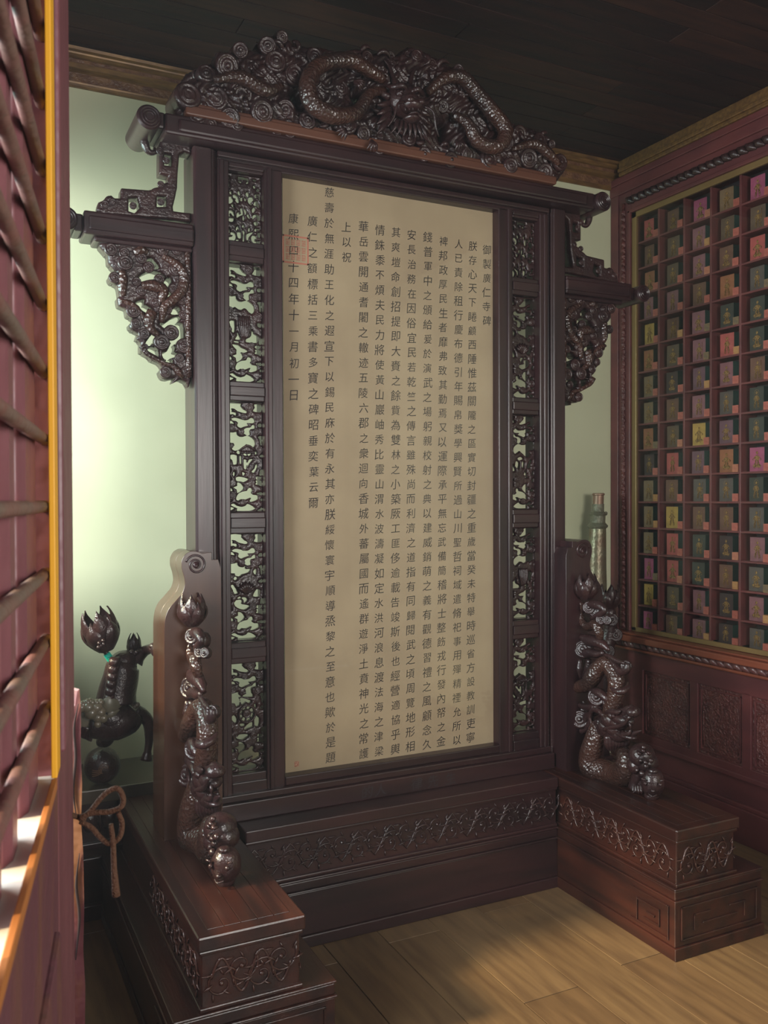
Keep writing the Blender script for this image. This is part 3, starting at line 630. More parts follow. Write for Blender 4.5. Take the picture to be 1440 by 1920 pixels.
# ---------------- the calligraphy sheet and its glass ----------------
sheet = sp(MB().box(1.112, 2.040, 3.104, 3.108, .575, 2.792), 'calligraphy_sheet', PAPER, 0)
sheet['label'] = 'tan paper sheet written with thirteen columns of black brush characters'
cols = [('御製廣仁寺碑', (914, 468), (913, 601)), ('朕存心天下睠顧西陲惟茲關隴之區實切封疆之重歲當癸未特舉時巡省方設教訓吏寧', (887, 461), (883, 1383)),
 ('人已責除租行慶布德引年賜帛獎學興賢所過山川聖哲祠域遣脩祀事用殫精禋允所以', (861, 457), (857, 1388)), ('裨邦政厚民生者靡弗致其勤焉又以運際承平無忘武備簡稽將士整飭戎行發內帑之金', (832, 452), (828, 1390)),
 ('錢普軍中之頒給爰於演武之場躬親校射之典以建威銷萌之義有觀德習禮之風顧念久', (803, 444), (801, 1396)), ('安長治務在因俗宜民若乾竺之傳言雖殊尚而利濟之道指有同歸閱武之頃周覽地形相', (773, 440), (770, 1400)),
 ('其爽塏命創招提即大賚之餘貲為雙林之小築厥工匪侈逾載告竣斯後也經營適協乎輿', (743, 435), (742, 1405)), ('情銖黍不煩夫民力將使黃山巖岫秀比靈山渭水波濤凝如定水洪河浪息渡法海之津梁', (713, 431), (711, 1409)),
 ('華岳雲開通耆闍之轍迹五陵六郡之衆迴向香城外蕃屬國而遙群遊淨土賁神光之常護', (682, 424), (683, 1413)), ('上以祝', (650, 425), (651, 482)),
 ('慈壽於無涯助王化之遐宣下以錫民庥於有永其亦朕綏懷寰宇順導烝黎之至意也歟於是題', (618, 360), (620, 1421)), ('廣仁之額標括三乘書多寶之碑昭垂奕葉云爾', (586, 414), (589, 943)), ('康熙四十四年十一月初一日', (551, 409), (552, 741))]
rnd = random.Random(3)
def text_mesh(chars, name, mt, parent, y, off=-.0002):
    """chars: (char, x, z, size); joined as one printed column"""
    m = MB()
    for ch, x, z, size, dx in chars:
        cu = bpy.data.curves.new('t', 'FONT'); cu.body = ch; cu.size = size; cu.align_x = 'CENTER'; cu.align_y = 'CENTER'
        cu.resolution_u = 4; cu.shear = .06; cu.offset = 0; cu.extrude = 0
        ob = bpy.data.objects.new('t', cu); C.objects.link(ob)
        me = ob.to_mesh()
        vs = [v.co for v in me.vertices]
        if vs:
            x0 = min(v.x for v in vs); x1 = max(v.x for v in vs); y0 = min(v.y for v in vs); y1 = max(v.y for v in vs)
            kx = 1.0
            m.add([(x+((v.x-(x0+x1)/2)), y, z+(v.y-(y0+y1)/2)+.07*(v.x-(x0+x1)/2)) for v in vs], [tuple(p.vertices) for p in me.polygons])
        ob.to_mesh_clear(); bpy.data.objects.remove(ob); bpy.data.curves.remove(cu)
    me = bpy.data.meshes.new(name); me.from_pydata([(p[0]-S0[0], p[1]-S0[1], p[2]-S0[2]) for p in m.v], [], m.f); me.materials.append(mt)
    o = bpy.data.objects.new(name, me); C.objects.link(o); o.parent = parent
    return o
for txt, a, b in cols:
    A = at(*a, 1, 3.10); B = at(*b, 1, 3.10); n = len(txt); pitch = (A[2]-B[2])/(n-1)
    ch = []
    for i, c in enumerate(txt):
        t = i/(n-1); sz = (.050 if n != 12 and n != 3 else .050)
        ch.append((c, A[0]+(B[0]-A[0])*t+rnd.uniform(-.0015, .0015), A[2]+(B[2]-A[2])*t, min(sz, pitch*1.0)*rnd.uniform(.80, .92), 0))
    text_mesh(ch, 'inscription_column', INK, sheet, 3.1035)
sl = at(555, 468, 1, 3.1)   # the square red seal under the date, printed in outline with its legend
m = MB(); cx, cz, h = sl[0], sl[2], .052
for q in ((-h, h, h-.006, h), (-h, h, -h, -h+.006), (-h, -h+.006, -h, h), (h-.006, h, -h, h)): m.box(cx+q[0], cx+q[1], 3.1034, 3.1039, cz+q[2], cz+q[3])
for r in range(3):
    for c_ in range(4):
        x0, z0 = cx-h+.013+c_*.021, cz-h+.014+r*.027
        for q in ((0, .015, 0, .0022), (0, .015, .019, .021), (.001, .003, 0, .021), (.0125, .0145, .004, .021), (.004, .012, .008, .010), (.0065, .0085, .002, .018)): m.box(x0+q[0], x0+q[1], 3.1034, 3.1039, z0+q[2], z0+q[3])
m.build('red_seal', SEAL, sheet, org=S0)
q = at(557, 1433, 1, 3.1)
m = MB().box(q[0]-.009, q[0]+.009, 3.1034, 3.1039, q[2]-.010, q[2]+.010); m.build('small_seal', mat('seal_dark', (.25, .06, .04), .8, col2=(.5, .3, .2), scale=200), sheet, org=S0)
sp(MB().add([(1.108, 3.09, .57), (2.044, 3.09, .57), (2.044, 3.09, 2.796), (1.108, 3.09, 2.796)], [(0, 1, 2, 3)]), 'glass_pane', GLASS, 0)
# worn engraved line on the low rail
ch = []
for c, px_ in (('的', 689), ('人', 714), ('律', 782), ('先', 812), ('生', 845)):
    q = at(px_, 1480, 1, 3.018); ch.append((c, q[0], .487, .052, 0))
text_mesh(ch, 'engraving', mat('engraved_line', (.030, .024, .027), .4), rail_low, 3.0188, off=-.0012)

# ---------------- crest of clouds and dragons on the beam ----------------
CY = 3.0
g = MB(); g.box(.722, 2.262, 2.968, 3.18, 2.900, 2.932); g.box(.735, 2.25, 2.975, 3.17, 2.925, 2.945)
cb = sp(g, 'crest_plinth', mat('crest_plinth_wood', (.085, .030, .018), .4, col2=(.11, .04, .022), scale=6, stretch=(.4, 3, 3)), .005)
co = [(350, 225), (330, 198), (334, 165), (352, 132), (378, 122), (400, 112), (425, 100), (445, 88), (480, 88), (500, 66), (528, 58), (560, 80), (600, 82), (640, 92), (670, 85), (700, 96), (722, 90), (745, 100), (770, 82), (805, 95), (850, 122), (880, 150), (905, 168), (930, 196), (950, 222), (985, 232), (1020, 245), (1042, 262), (1040, 282), (1062, 288), (1070, 308), (1058, 328), (1035, 342), (900, 318), (760, 290), (560, 252)]
co_ = smooth_poly(PXZ(co, CY), 2)
chl = [[(1040, 288), (1046, 286), (1047, 292)], [(660, 180), (680, 176), (676, 200)], [(825, 235), (838, 230), (834, 262), (826, 262)], [(548, 178), (560, 172), (556, 196)]]
chl_ = [PXZ(h, CY) for h in chl]
CB = [((352, 180), 26), ((385, 140), 18), ((372, 215), 18), ((425, 125), 24), ((405, 185), 24), ((450, 95), 16), ((470, 130), 22), ((452, 175), 25), ((430, 222), 20), ((500, 88), 18), ((527, 72), 13), ((515, 118), 22), ((500, 160), 22), ((490, 212), 24), ((535, 205), 20), ((545, 245), 14), ((520, 238), 16), ((552, 140), 22), ((590, 105), 18), ((622, 110), 16), ((600, 140), 14), ((575, 228), 18), ((610, 243), 17), ((650, 236), 20), ((680, 252), 16), ((640, 165), 16), ((690, 105), 14), ((668, 128), 16), ((712, 276), 15), ((765, 262), 16), ((795, 290), 16), ((842, 165), 18), ((872, 170), 14), ((905, 192), 17), ((860, 130), 12), ((930, 225), 17), ((880, 290), 20), ((845, 300), 18), ((915, 300), 22), ((945, 268), 22), ((975, 250), 20), ((1012, 262), 18), ((955, 312), 18), ((990, 298), 23), ((1022, 322), 20), ((1048, 306), 20), ((830, 200), 14), ((735, 120), 12), ((810, 120), 14), ((780, 105), 13), ((1035, 270), 10), ((445, 235), 12), ((395, 232), 14)]
def fld_crest(U, V):
    f = sdf_poly(U, V, co_)
    for (p, r) in CB:
        q = at(*p, 1, CY); f = np.maximum(f, r/540-np.hypot(U-q[0], V-q[2]))
    for h in chl_: f = np.minimum(f, -sdf_poly(U, V, h))
    return f
m = MB()
m_h = lambda U, V, F: .055*np.sqrt(np.clip(F/.07, 0, 1))+.010*np.sin(U*130+4*np.sin(V*55))*np.sin(V*90+3*np.sin(U*37))*np.clip(F/.02, 0, 1)
relief(m, fld_crest, .66, 2.40, 2.90, 3.40, 300, 90, .10, m_h, lambda u, v, h: (u, 3.03-h, v))
rr_ = random.Random(5)
for i, (p, r) in enumerate(CB):
    q = at(*p, 1, CY-.02); m.boss((q[0], CY-.012-rr_.uniform(0, .02), q[2]), r/560, n=(rr_.uniform(-.25, .1), -1, rr_.uniform(-.35, .15)), thick=1.2, knob=(i % 4 != 0))
for i in range(150):
    q = at(rr_.uniform(345, 1050), rr_.uniform(75, 335), 1, CY)
    fv = float(fld_crest(np.array([[q[0]]]), np.array([[q[2]]]))[0, 0])
    if fv < .006: continue
    yy = 3.03-.055*math.sqrt(min(fv/.07, 1)); t0 = rr_.uniform(0, 6.28); R0 = rr_.uniform(.014, .026)
    if i % 3 == 0: m.boss((q[0], yy+.004, q[2]), min(R0, fv+.008)*.8, n=(rr_.uniform(-.4, .2), -1, rr_.uniform(-.5, .1)), knob=i % 2 == 0)
    else:
        sg = rr_.choice((-1, 1))
        m.tube([(q[0]+R0*(1.6-.2*k)*math.cos(t0+sg*k*.55), yy-.004-.004*math.sin(k), q[2]+R0*(1.4-.2*k)*math.sin(t0+sg*k*.55)) for k in range(6)], [.002, .007, .010, .010, .008, .005], seg=8, sub=3)
crest = sp(m, 'crest', CARV, 0, True)
def ptube(mb, pp, rr, Y, seg=12, sub=5, dy=None, fx=lambda x: x):
    pts = []
    for i, p in enumerate(pp):
        y = Y if dy is None else Y-dy[i]
        q = at(*p, 1, Y); pts.append((fx(q[0]), y, q[2]))
    mb.tube(pts, [r/545 for r in rr], seg=seg, sub=sub)
m = MB()
ptube(m, [(720, 150), (690, 135), (650, 118), (600, 125), (572, 160), (580, 200), (620, 222), (665, 215), (690, 180), (720, 170)], [10, 14, 15, 16, 17, 18, 18, 15, 11, 8], 2.955, dy=[0, .01, .02, .02, .03, .03, .03, .02, .02, 0])
ptube(m, [(800, 175), (830, 150), (862, 150), (890, 180), (915, 215), (940, 250), (925, 280), (890, 268), (872, 235), (850, 215)], [9, 13, 15, 16, 17, 17, 16, 15, 12, 8], 2.955, dy=[0, .01, .02, .02, .03, .03, .03, .02, .02, 0])
ptube(m, [(400, 150), (450, 145), (500, 170), (530, 160)], [6, 14, 14, 6], 2.96)
ptube(m, [(960, 280), (1000, 270), (1030, 290), (1050, 310)], [5, 12, 12, 5], 2.96)
m.build('dragon_body', SCALE, crest, smooth=True, org=S0)
def dragon_head_front(m, c, k):
    """head seen from the front, facing -Y and a little down; k = half width"""
    x, y, z = c
    def E(dx, dy, dz, rx, ry, rz): m.ell((x+dx*k, y+dy*k, z+dz*k), (rx*k, ry*k, rz*k))
    def T(p, r, **a): m.tube([(x+q[0]*k, y+q[1]*k, z+q[2]*k) for q in p], [t*k for t in r], seg=8, **a)
    E(0, .1, .35, .75, .6, .7); E(0, -.35, .05, .42, .6, .36); E(0, -.75, -.18, .46, .36, .24)
    for s in (-1, 1):
        E(s*.24, -1.0, -.1, .16, .14, .13); E(s*.38, -.32, .38, .19, .18, .17); E(s*.38, -.46, .40, .09, .09, .09)
        T([(s*.1, -.4, .52), (s*.35, -.5, .64), (s*.65, -.3, .60), (s*.85, 0, .72)], [.08, .13, .12, .03])
        T([(s*.3, .1, .8), (s*.42, .25, 1.3), (s*.55, .3, 1.7), (s*.8, .3, 1.95)], [.12, .11, .08, .03])
        T([(s*.7, 0, .3), (s*1.05, .05, .45), (s*1.25, .1, .7)], [.16, .12, .02])
        T([(s*.45, -.8, -.15), (s*.8, -.95, -.35), (s*.95, -.9, -.9), (s*1.15, -.8, -1.25)], [.06, .05, .04, .02])
        for j in range(4):
            a = -.2-.5*j; T([(s*.65, .1, .1-.2*j), (s*(1.0), .0, -.05-.3*j), (s*(1.25), .0, -.1-.38*j)], [.16, .12, .02])
        for j in range(3): T([(s*(.12+.12*j), -.95+.1*j, -.3), (s*(.12+.12*j), -.97+.1*j, -.48)], [.05, .01], sub=1)
    E(0, -.6, -.68, .34, .4, .14); E(0, -.75, -.56, .2, .3, .06)
    for j in range(7):
        a = (j-3)*.22; T([(a*.8, -.4, -.75), (a*1.0, -.5, -1.05), (a*1.3, -.45, -1.35)], [.1, .08, .01])
q = at(762, 200, 1, 2.93)
m = MB(); dragon_head_front(m, (q[0], 2.945, q[2]), .092)
m.build('dragon_head', CARV, crest, smooth=True, org=S0)
m = MB()    # claws and flames
for (px_, py_, a) in ((650, 240, 2.2), (700, 262, 1.6), (860, 262, 1.3), (885, 250, 1.0), (600, 150, 2.8), (668, 150, .5)):
    q = at(px_, py_, 1, 2.93)
    for j in range(4):
        t = a+(j-1.5)*.35; m.tube([(q[0], 2.945, q[2]), (q[0]+.022*math.cos(t), 2.93, q[2]-.022*math.sin(t)), (q[0]+.042*math.cos(t), 2.94, q[2]-.042*math.sin(t))], [.008, .008, .001], seg=6)
m.build('claws', CARV, crest, smooth=True, org=S0)

# ---------------- carved dragons standing on the feet ----------------
DX = 2.384
def petal_bud(m, c, h, r, n=6, open_=0.0, axis=(0, 0, 1), flare=.0):
    q = Vector(axis).normalized().to_track_quat('Z', 'Y').to_matrix()
    m.ell(c, (r*.78, r*.78, h*.42), rot=q)
    for layer in (0, 1):
        for k in range(n):
            a = 2*math.pi*(k+.5*layer)/n; nu, nv = 7, 9; vs = []; fs = []
            L = h*(1.30-.30*layer); ww = r*(.95-.1*layer)
            for j in range(nv+1):
                t = j/nv; wdt = 1.3*ww*math.sin(math.pi*min(t*.80+.12, 1))**.7*(1-t**3.2)
                rad = r*(.26+.86*math.sin(math.pi*(t*.78+.07)))*(1+.12*layer)+flare*t*t*r+open_*t*r*layer
                zz = -h*.42+L*t
                for i in range(nu+1):
                    s_ = (i/nu-.5)*2; b = a+s_*wdt/(rad+.3*r)*.9
                    rr = rad*(1-.10*s_*s_)+.0012*math.cos(i*2.1)
                    p = q @ Vector((rr*math.cos(b), rr*math.sin(b), zz)); vs.append((c[0]+p.x, c[1]+p.y, c[2]+p.z))
            for j in range(nv):
                for i in range(nu):
                    o = j*(nu+1)+i; fs.append((o, o+1, o+nu+2, o+nu+1))
            m.add(vs, fs)
def dragon_carving(label, tx):
    root = thing('dragon_carving', label, 'carving', (tx, 2.62, .4565), 'dragon carvings on the screen feet')
    O = (DX, 2.62, .4565)
    def Q(px, py, dx=0): p = at(px, py, 0, DX+dx); return (p[0], p[1], max(p[2], .462))
    c2 = lambda x, y, dx=0: Q(1060+x/7.2, 1060+y/7.2, dx)
    c3 = lambda x, y, dx=0: Q(1060+x/6.545, 1270+y/6.545, dx)
    S = 1/6.545/375          # metres (across the view, in the Y-Z plane) per crop pixel
    body = MB()
    body.tube([c3(420, 560), c3(380, 700, -.01), c3(330, 850, -.02), c3(300, 1000, -.02), c3(330, 1100, -.015), c3(430, 1130), c3(540, 1170, .01), c3(660, 1200, .01), c3(745, 1150), c3(755, 1020, -.005), c3(700, 900, 0)], [.034, .040, .043, .046, .052, .049, .047, .050, .050, .045, .026], seg=20, sub=6)
    body.tube([c3(560, 480), c3(590, 340), c3(620, 200), c3(625, 60), c2(650, 1440, .005), c2(560, 1330), c2(450, 1390, -.01), c2(370, 1510, -.02), c2(290, 1610, -.02), c3(120, 140, -.02), c3(95, 270, -.01), c3(130, 420, 0)], [.038, .037, .035, .034, .035, .034, .034, .036, .032, .022, .015, .010], seg=18, sub=6)
    body.tube([c2(230, 500, 0), c2(200, 620), c2(220, 740), c2(300, 830), c2(400, 800, -.01), c2(450, 900, -.01), c2(470, 1000)], [.012, .015, .016, .018, .020, .020, .014], seg=12, sub=5)
    body.tube([c3(170, 880, .02), c3(150, 980, .02), c3(190, 1100, .02), c3(260, 1190, .02)], [.016, .022, .024, .016], seg=12, sub=5)
    ob = body.build('dragon_body', SCALE, root, smooth=True, org=O)
    m = MB()      # dorsal fins
    for pts in ([(700, 1350), (720, 1450), (730, 1540), (735, 1630)], ):
        for p in pts: q = c2(*p); m.tube([q, (q[0], q[1]-.018, q[2]-.012)], [.012, .001], seg=6)
    for p in ((480, 900), (500, 950), (545, 1000), (590, 1030), (640, 1060)): q = c3(*p); m.tube([(q[0], q[1]+.004, q[2]-.012), (q[0], q[1]-.012, q[2]+.018)], [.012, .001], seg=6)
    for j in range(6): q = c3(690, 220+35*j); m.tube([(q[0], q[1]+.012, q[2]), (q[0], q[1]-.014, q[2]+.004)], [.009, .001], seg=6)
    m.build('fins', CARV, ob, smooth=True)
    m = MB()      # head turned to the front (towards -Y)
    def T(p, r, dx=(0,), seg=10, flat=1):
        for d in dx: m.tube([c3(a, b, d) for a, b in p], r, seg=seg, flat=flat)
    m.ell(c3(560, 520), (.042, .048, .040)); m.ell(c3(500, 600), (.040, .050, .046)); m.ell(c3(640, 560), (.034, .050, .028))
    m.ell(c3(700, 515), (.036, .062, .026)); m.ell(c3(835, 425), (.032, .024, .022)); m.ell(c3(745, 712), (.028, .056, .014)); m.ell(c3(610, 640), (.036, .034, .034))
    T([(520, 480), (640, 470), (740, 430), (810, 390), (880, 420)], [.020, .026, .022, .018, .010])
    T([(560, 560), (680, 540), (760, 480), (800, 420)], [.024, .026, .018, .010])
    T([(470, 640), (600, 610), (720, 570), (790, 480)], [.010, .010, .008, .006], dx=(-.026, .026))
    m.ell(c3(815, 395), (.018, .016, .014))
    T([(560, 690), (660, 720), (760, 710), (830, 690), (930, 655)], [.030, .026, .020, .012, .002])
    T([(700, 700), (780, 690), (800, 640)], [.012, .010, .004], dx=(-.016, .016))
    for x_ in (660, 700, 740, 780): T([(x_, 690), (x_+6, 650)], [.006, .001], dx=(-.014, .014), seg=6)
    T([(785, 560), (800, 600), (795, 650)], [.006, .006, .001], dx=(-.014, .014), seg=6)
    T([(660, 600), (665, 650)], [.008, .001], dx=(-.014, .014), seg=6)
    for d in (-.03, .03):
        m.ell(c3(560, 470, d), (.014, .015, .014)); m.ell(c3(590, 475, d*1.1), (.008, .008, .008))
        T([(500, 440), (560, 420), (640, 430), (680, 410)], [.008, .012, .010, .003], dx=(d,))
        T([(480, 480), (420, 420), (340, 400), (300, 480), (330, 600)], [.012, .012, .011, .009, .003], dx=(d,))
        for j in range(2): T([(430, 540+25*j), (370-10*j, 560+30*j), (330-15*j, 640+35*j)], [.013, .012, .002], dx=(d*.8,))
    for j in range(4):
        T([(420-20*j, 640+20*j), (350-22*j, 720+18*j), (300-18*j, 640+50*j)], [.014, .012, .002], dx=(-.02+.008*j,))
        T([(330+25*j, 700+20*j), (300+24*j, 800+12*j), (270+30*j, 900+6*j)], [.012, .012, .002], dx=(.02-.008*j,))
    m.build('dragon_head', CARV, root, smooth=True, org=O)
    m = MB()
    for j in range(7):
        x_ = 520+38*j; T2 = [c3(x_, 720, (j-3)*.006), c3(x_-5, 820, (j-3)*.007), c3(540+25*j, 930-abs(j-1)*18, (j-3)*.004)]
        m.tube(T2, [.016, .014, .001], seg=8)
    m.build('beard', CARV, root, smooth=True, org=O)
    m = MB()      # clouds
    nF = (-.75, -.62, .2)
    def B(f, x, y, r, dx=0, n=nF, kn=True): q = f(x, y, dx); m.boss(q, r*S*1.35, n=n, thick=.9, knob=kn)
    B(c2, 200, 1000, 55, .0); B(c2, 240, 1130, 72, -.01); B(c2, 320, 570, 50, -.01); B(c2, 410, 610, 55, .01, kn=False); B(c2, 480, 730, 40, 0); B(c2, 565, 740, 34, .01); B(c2, 820, 1355, 40, 0)
    B(c3, 385, 240, 70, -.02); B(c3, 180, 515, 70, -.02); B(c3, 540, 290, 55, -.01, kn=False); B(c3, 120, 320, 30, 0, kn=False); B(c3, 200, 320, 26); B(c3, 230, 620, 30, kn=False)
    for d in (.03, .045): B(c2, 330, 1100, 60, d, n=(.8, -.5, .2)); B(c3, 250, 400, 60, d, n=(.8, -.5, .1))
    m.tube([c2(200, 960), c2(320, 1010), c2(420, 1030), c2(520, 1080), c2(590, 1150)], [.012, .026, .024, .018, .006], seg=12)
    m.tube([c2(250, 1190), c2(340, 1180), c2(430, 1200), c2(520, 1180)], [.024, .020, .016, .008], seg=12)
    m.tube([c2(240, 620), c2(330, 540), c2(450, 540), c2(530, 610), c2(430, 680), c2(340, 720)], [.008, .018, .020, .012, .014, .004], seg=12)
    m.tube([c2(510, 1210), c2(620, 1290), c2(690, 1370), c2(760, 1430), c2(830, 1400), c2(840, 1320)], [.004, .012, .016, .018, .016, .010], seg=10)
    m.tube([c2(520, 1200, -.01), c2(600, 1230, -.01), c2(700, 1290, -.01), c2(800, 1320, -.01)], [.004, .010, .010, .006], seg=8)
    m.tube([c2(610, 1650, -.035), c2(680, 1700, -.04), c2(770, 1700, -.03), c2(840, 1650, 0), c2(850, 1580, .02)], [.003, .012, .014, .012, .004], seg=8)
    m.tube([c3(300, 160, -.02), c3(400, 180, -.03), c3(480, 240, -.03), c3(560, 330, -.02)], [.010, .018, .018, .008], seg=10)
    m.tube([c3(160, 330, -.01), c3(260, 370, -.02), c3(360, 370, -.02), c3(440, 410, -.01), c3(480, 480, 0)], [.010, .016, .018, .014, .004], seg=10)
    m.tube([c3(80, 400), c3(90, 520), c3(150, 620), c3(230, 650), c3(300, 560), c3(330, 470), c3(420, 440)], [.010, .020, .020, .014, .012, .010, .004], seg=10)
    m.tube([c3(230, 560), c3(280, 470), c3(350, 420), c3(430, 440)], [.020, .018, .014, .006], seg=10)
    m.tube([c2(200, 1270, -.01), c2(190, 1400, -.01), c2(210, 1540, -.01)], [.010, .020, .004], seg=10)
    m.tube([c2(320, 1270, -.01), c2(300, 1400, -.01), c2(230, 1540, -.01)], [.012, .016, .004], seg=10)
    m.build('clouds', CARV, root, smooth=True, org=O)
    m = MB()      # rock and small beast at the toe
    m.ell(c3(940, 960), (.052, .050, .048)); m.ell(c3(1000, 1040, .01), (.045, .042, .040)); m.ell(c3(880, 1080, -.01), (.04, .035, .035))
    for (x_, y_, r) in ((870, 950, .010), (1050, 1020, .010), (960, 860, .009), (920, 1030, .008), (990, 1090, .010), (880, 1140, .009), (940, 1180, .012)): m.ell(c3(x_, y_, -.035), (r, r, r))
    m.tube([c3(860, 1080), c3(900, 1180), c3(860, 1290), c3(850, 1360)], [.028, .024, .022, .026], seg=12)
    m.tube([c3(930, 1180, .01), c3(930, 1300, .01), c3(940, 1440, .01)], [.022, .020, .018], seg=12)
    for j in range(4): m.tube([c3(840+30*j, 1330, -.01), c3(835+34*j, 1400, -.018), c3(830+36*j, 1430, -.02)], [.010, .009, .002], seg=8)
    for x_, y_ in ((880, 900), (930, 870), (1000, 900), (900, 990), (960, 1010)): m.tube([c3(x_, y_, -.03), c3(x_+25, y_+35, -.045), c3(x_+60, y_+30, -.03)], [.004, .008, .003], seg=8)
    m.build('cloud_rock', CARV, root, smooth=True, org=O)
    m = MB()
    hc = c3(1075, 1350); m.ell((hc[0], hc[1], max(hc[2], .518)), (.046, .040, .056)); m.ell(c3(1060, 1440), (.030, .026, .026))
    hc = (hc[0], hc[1], max(hc[2], .518))
    fx = (-.72, -.68)
    for s_ in (-1, 1):
        ex = (hc[0]-.03+s_*.020, hc[1]-.030-s_*.018, hc[2]+.008); m.ell(ex, (.0075, .0075, .0075))
        m.tube([(ex[0], ex[1]-.002, ex[2]+.014), (ex[0]+s_*.012, ex[1]-s_*.008, ex[2]+.018)], [.004, .003], seg=8)
    m.ell((hc[0]-.032, hc[1]-.034, hc[2]-.016), (.010, .010, .008)); m.tube([(hc[0]-.040, hc[1]-.018, hc[2]-.030), (hc[0]-.036, hc[1]-.036, hc[2]-.036), (hc[0]-.018, hc[1]-.040, hc[2]-.030)], .003, seg=8)
    m.ell((hc[0]-.01, hc[1]-.01, hc[2]+.05), (.02, .02, .012))
    m.build('beast_head', CARV, root, smooth=True, org=O)
    m = MB(); q = c2(285, 350); petal_bud(m, (q[0], q[1], q[2]), .085, .040, n=5, flare=.15)
    m.build('lotus_bud', CARV, root, smooth=True, org=O)
    return root
dragon_carving('carved wooden dragon and cloud column with lotus bud, on the lit right foot of screen', DX)
dragon_carving('carved wooden dragon and cloud column with lotus bud, on the left foot of screen', .722)

# ---------------- rear carving at the left, on the dado ledge ----------------
RY = 3.40
def R_(px, py, dy=0): p = at(px, py, 1, RY+dy); return (p[0], p[1], p[2])
k2 = lambda x, y, dy=0: R_(140+x/8, 1140+y/8, dy)
k3 = lambda x, y, dy=0: R_(120+x/7.2, 1300+y/7.2, dy)
bq = R_(191, 1425, .14)
rr0 = thing('root_carving', 'carved wooden figure balanced on a ball with lotus bud on teal tape', 'carving', (bq[0], bq[1], .50), None)
OR = rel(rr0)
m = MB(); m.tube([k2(620, 1400), k2(640, 1250), k2(690, 1050), k2(720, 880), k2(760, 790)], [.075, .070, .066, .062, .048], seg=20, sub=5)
m.ell(k2(740, 800), (.052, .05, .042))
for j in range(6):
    y = 800+110*j; x0 = 530-16*j
    m.tube([k2(x0-10, y+60, -.02), k2(x0+70, y+10, -.06), k2(x0+150, y-60, -.06)], [.006, .024, .004], seg=10)
m.tube([k2(900, 800), k2(960, 720), k2(1060, 640), k2(1150, 610, -.05), k2(1210, 620, -.12)], [.034, .026, .020, .018, .020], seg=14)
m.ell(k2(1215, 640, -.15), (.018, .03, .024)); m.ell(k2(1180, 570, -.12), (.016, .018, .013))
m.build('trunk', CARV, rr0, smooth=True, org=OR)
m = MB(); m.tube([k3(330, 420), k3(520, 400), k3(700, 380), k3(860, 330), k3(960, 230)], [.050, .062, .070, .062, .040], seg=18, sub=5)
m.ell(k3(640, 330), (.08, .07, .06)); m.tube([k3(960, 250), k3(1060, 300), k3(1140, 400), k3(1150, 620), k3(1130, 780), k3(1110, 900)], [.030, .026, .022, .016, .014, .024], seg=12)
m.tube([k3(560, 480, .05), k3(600, 570, .08), k3(560, 640, .10), k3(470, 660, .12)], [.05, .026, .026, .018], seg=14)
for x_, y_ in ((270, 560), (340, 590), (400, 540)): m.tube([k3(x_+40, y_-120), k3(x_, y_-20), k3(x_+30, y_+60)], [.035, .022, .002], seg=10)
for j in range(8): m.tube([k3(620+50*j, 540-35*j+(j % 2)*10, -.02), k3(640+50*j, 575-38*j, -.02)], [.012, .002], seg=6)
m.build('gnarled_base', CARV, rr0, smooth=True, org=OR)
m = MB()
m.add([], [])
leaf = [(-.02, 150, 330), ]
def leafstrip(mb, pts, wid, dy=-.06):
    P_ = [np.array(k3(*p, dy)) for p in pts]; vs = []; fs = []
    for i, (p, w_) in enumerate(zip(P_, wid)):
        vs += [(p[0]-.0, p[1]-w_*.6, p[2]+w_), (p[0], p[1]-w_*1.1, p[2]), (p[0]+.0, p[1]-w_*.4, p[2]-w_)]
    for i in range(len(P_)-1):
        for j in range(2): a = i*3+j; fs.append((a, a+1, a+4, a+3))
    n_ = len(vs); mb.add(vs, fs); mb.add([(v[0], v[1]+.006, v[2]) for v in vs], [tuple(reversed(f)) for f in fs])
leafstrip(m, [(480, 180), (540, 150), (600, 140), (680, 150), (760, 140), (830, 110)], [.006, .026, .030, .024, .012, .002])
leafstrip(m, [(585, 300), (640, 270), (700, 250), (750, 225)], [.010, .014, .010, .002])
leafstrip(m, [(150, 330), (260, 300), (400, 330)], [.03, .05, .03], .0)
m.build('leaves', mat('olive_leaf_wood', (.11, .10, .07), .35, col2=(.16, .14, .10), scale=20), rr0, smooth=True, org=OR)
OLB = mat('olive_bead_wood', (.12, .105, .07), .28, spec=.7, col2=(.16, .13, .09), scale=20)
for x_, y_, r in ((250, 155, .016), (330, 190, .025), (440, 195, .022), (370, 262, .026), (495, 255, .020), (455, 325, .019), (530, 335, .018), (455, 418, .014), (320, 125, .016), (380, 125, .015), (440, 125, .014), (490, 120, .014), (290, 130, .013), (350, 105, .012), (230, 190, .02), (930, 150, .010), (960, 175, .011), (990, 155, .011), (905, 125, .010)):
    MB().ell(k3(x_, y_, -.085 if x_ < 600 else -.03), (r*.95, r*.95, r*.95)).build('grape', OLB, rr0, smooth=True, org=OR)
m = MB(); m.ell((bq[0], bq[1], .50+.070), (.070, .070, .070), seg=28, ring=18)
ball = m.build('ball', CARV, rr0, smooth=True, org=OR)
m = MB()
for j in range(3): m.tube([(bq[0]-.004+(.006+.006*j)*math.cos(a), bq[1]-.069, .575+(.006+.006*j)*math.sin(a)) for a in [i*.5 for i in range(8+j)]], .0014, seg=6)
for j in range(4): m.tube([(bq[0]-.01, bq[1]-.069, .572-.004*j), (bq[0]-.03, bq[1]-.066, .570-.006*j), (bq[0]-.044, bq[1]-.056, .572-.008*j)], .0014, seg=6)
m.build('eye_scroll', GOLDD, ball, smooth=True, org=OR)
m = MB(); m.tube([k2(560, 780, -.01), k2(500, 700, -.01), k2(430, 630, -.01)], .009, seg=12)
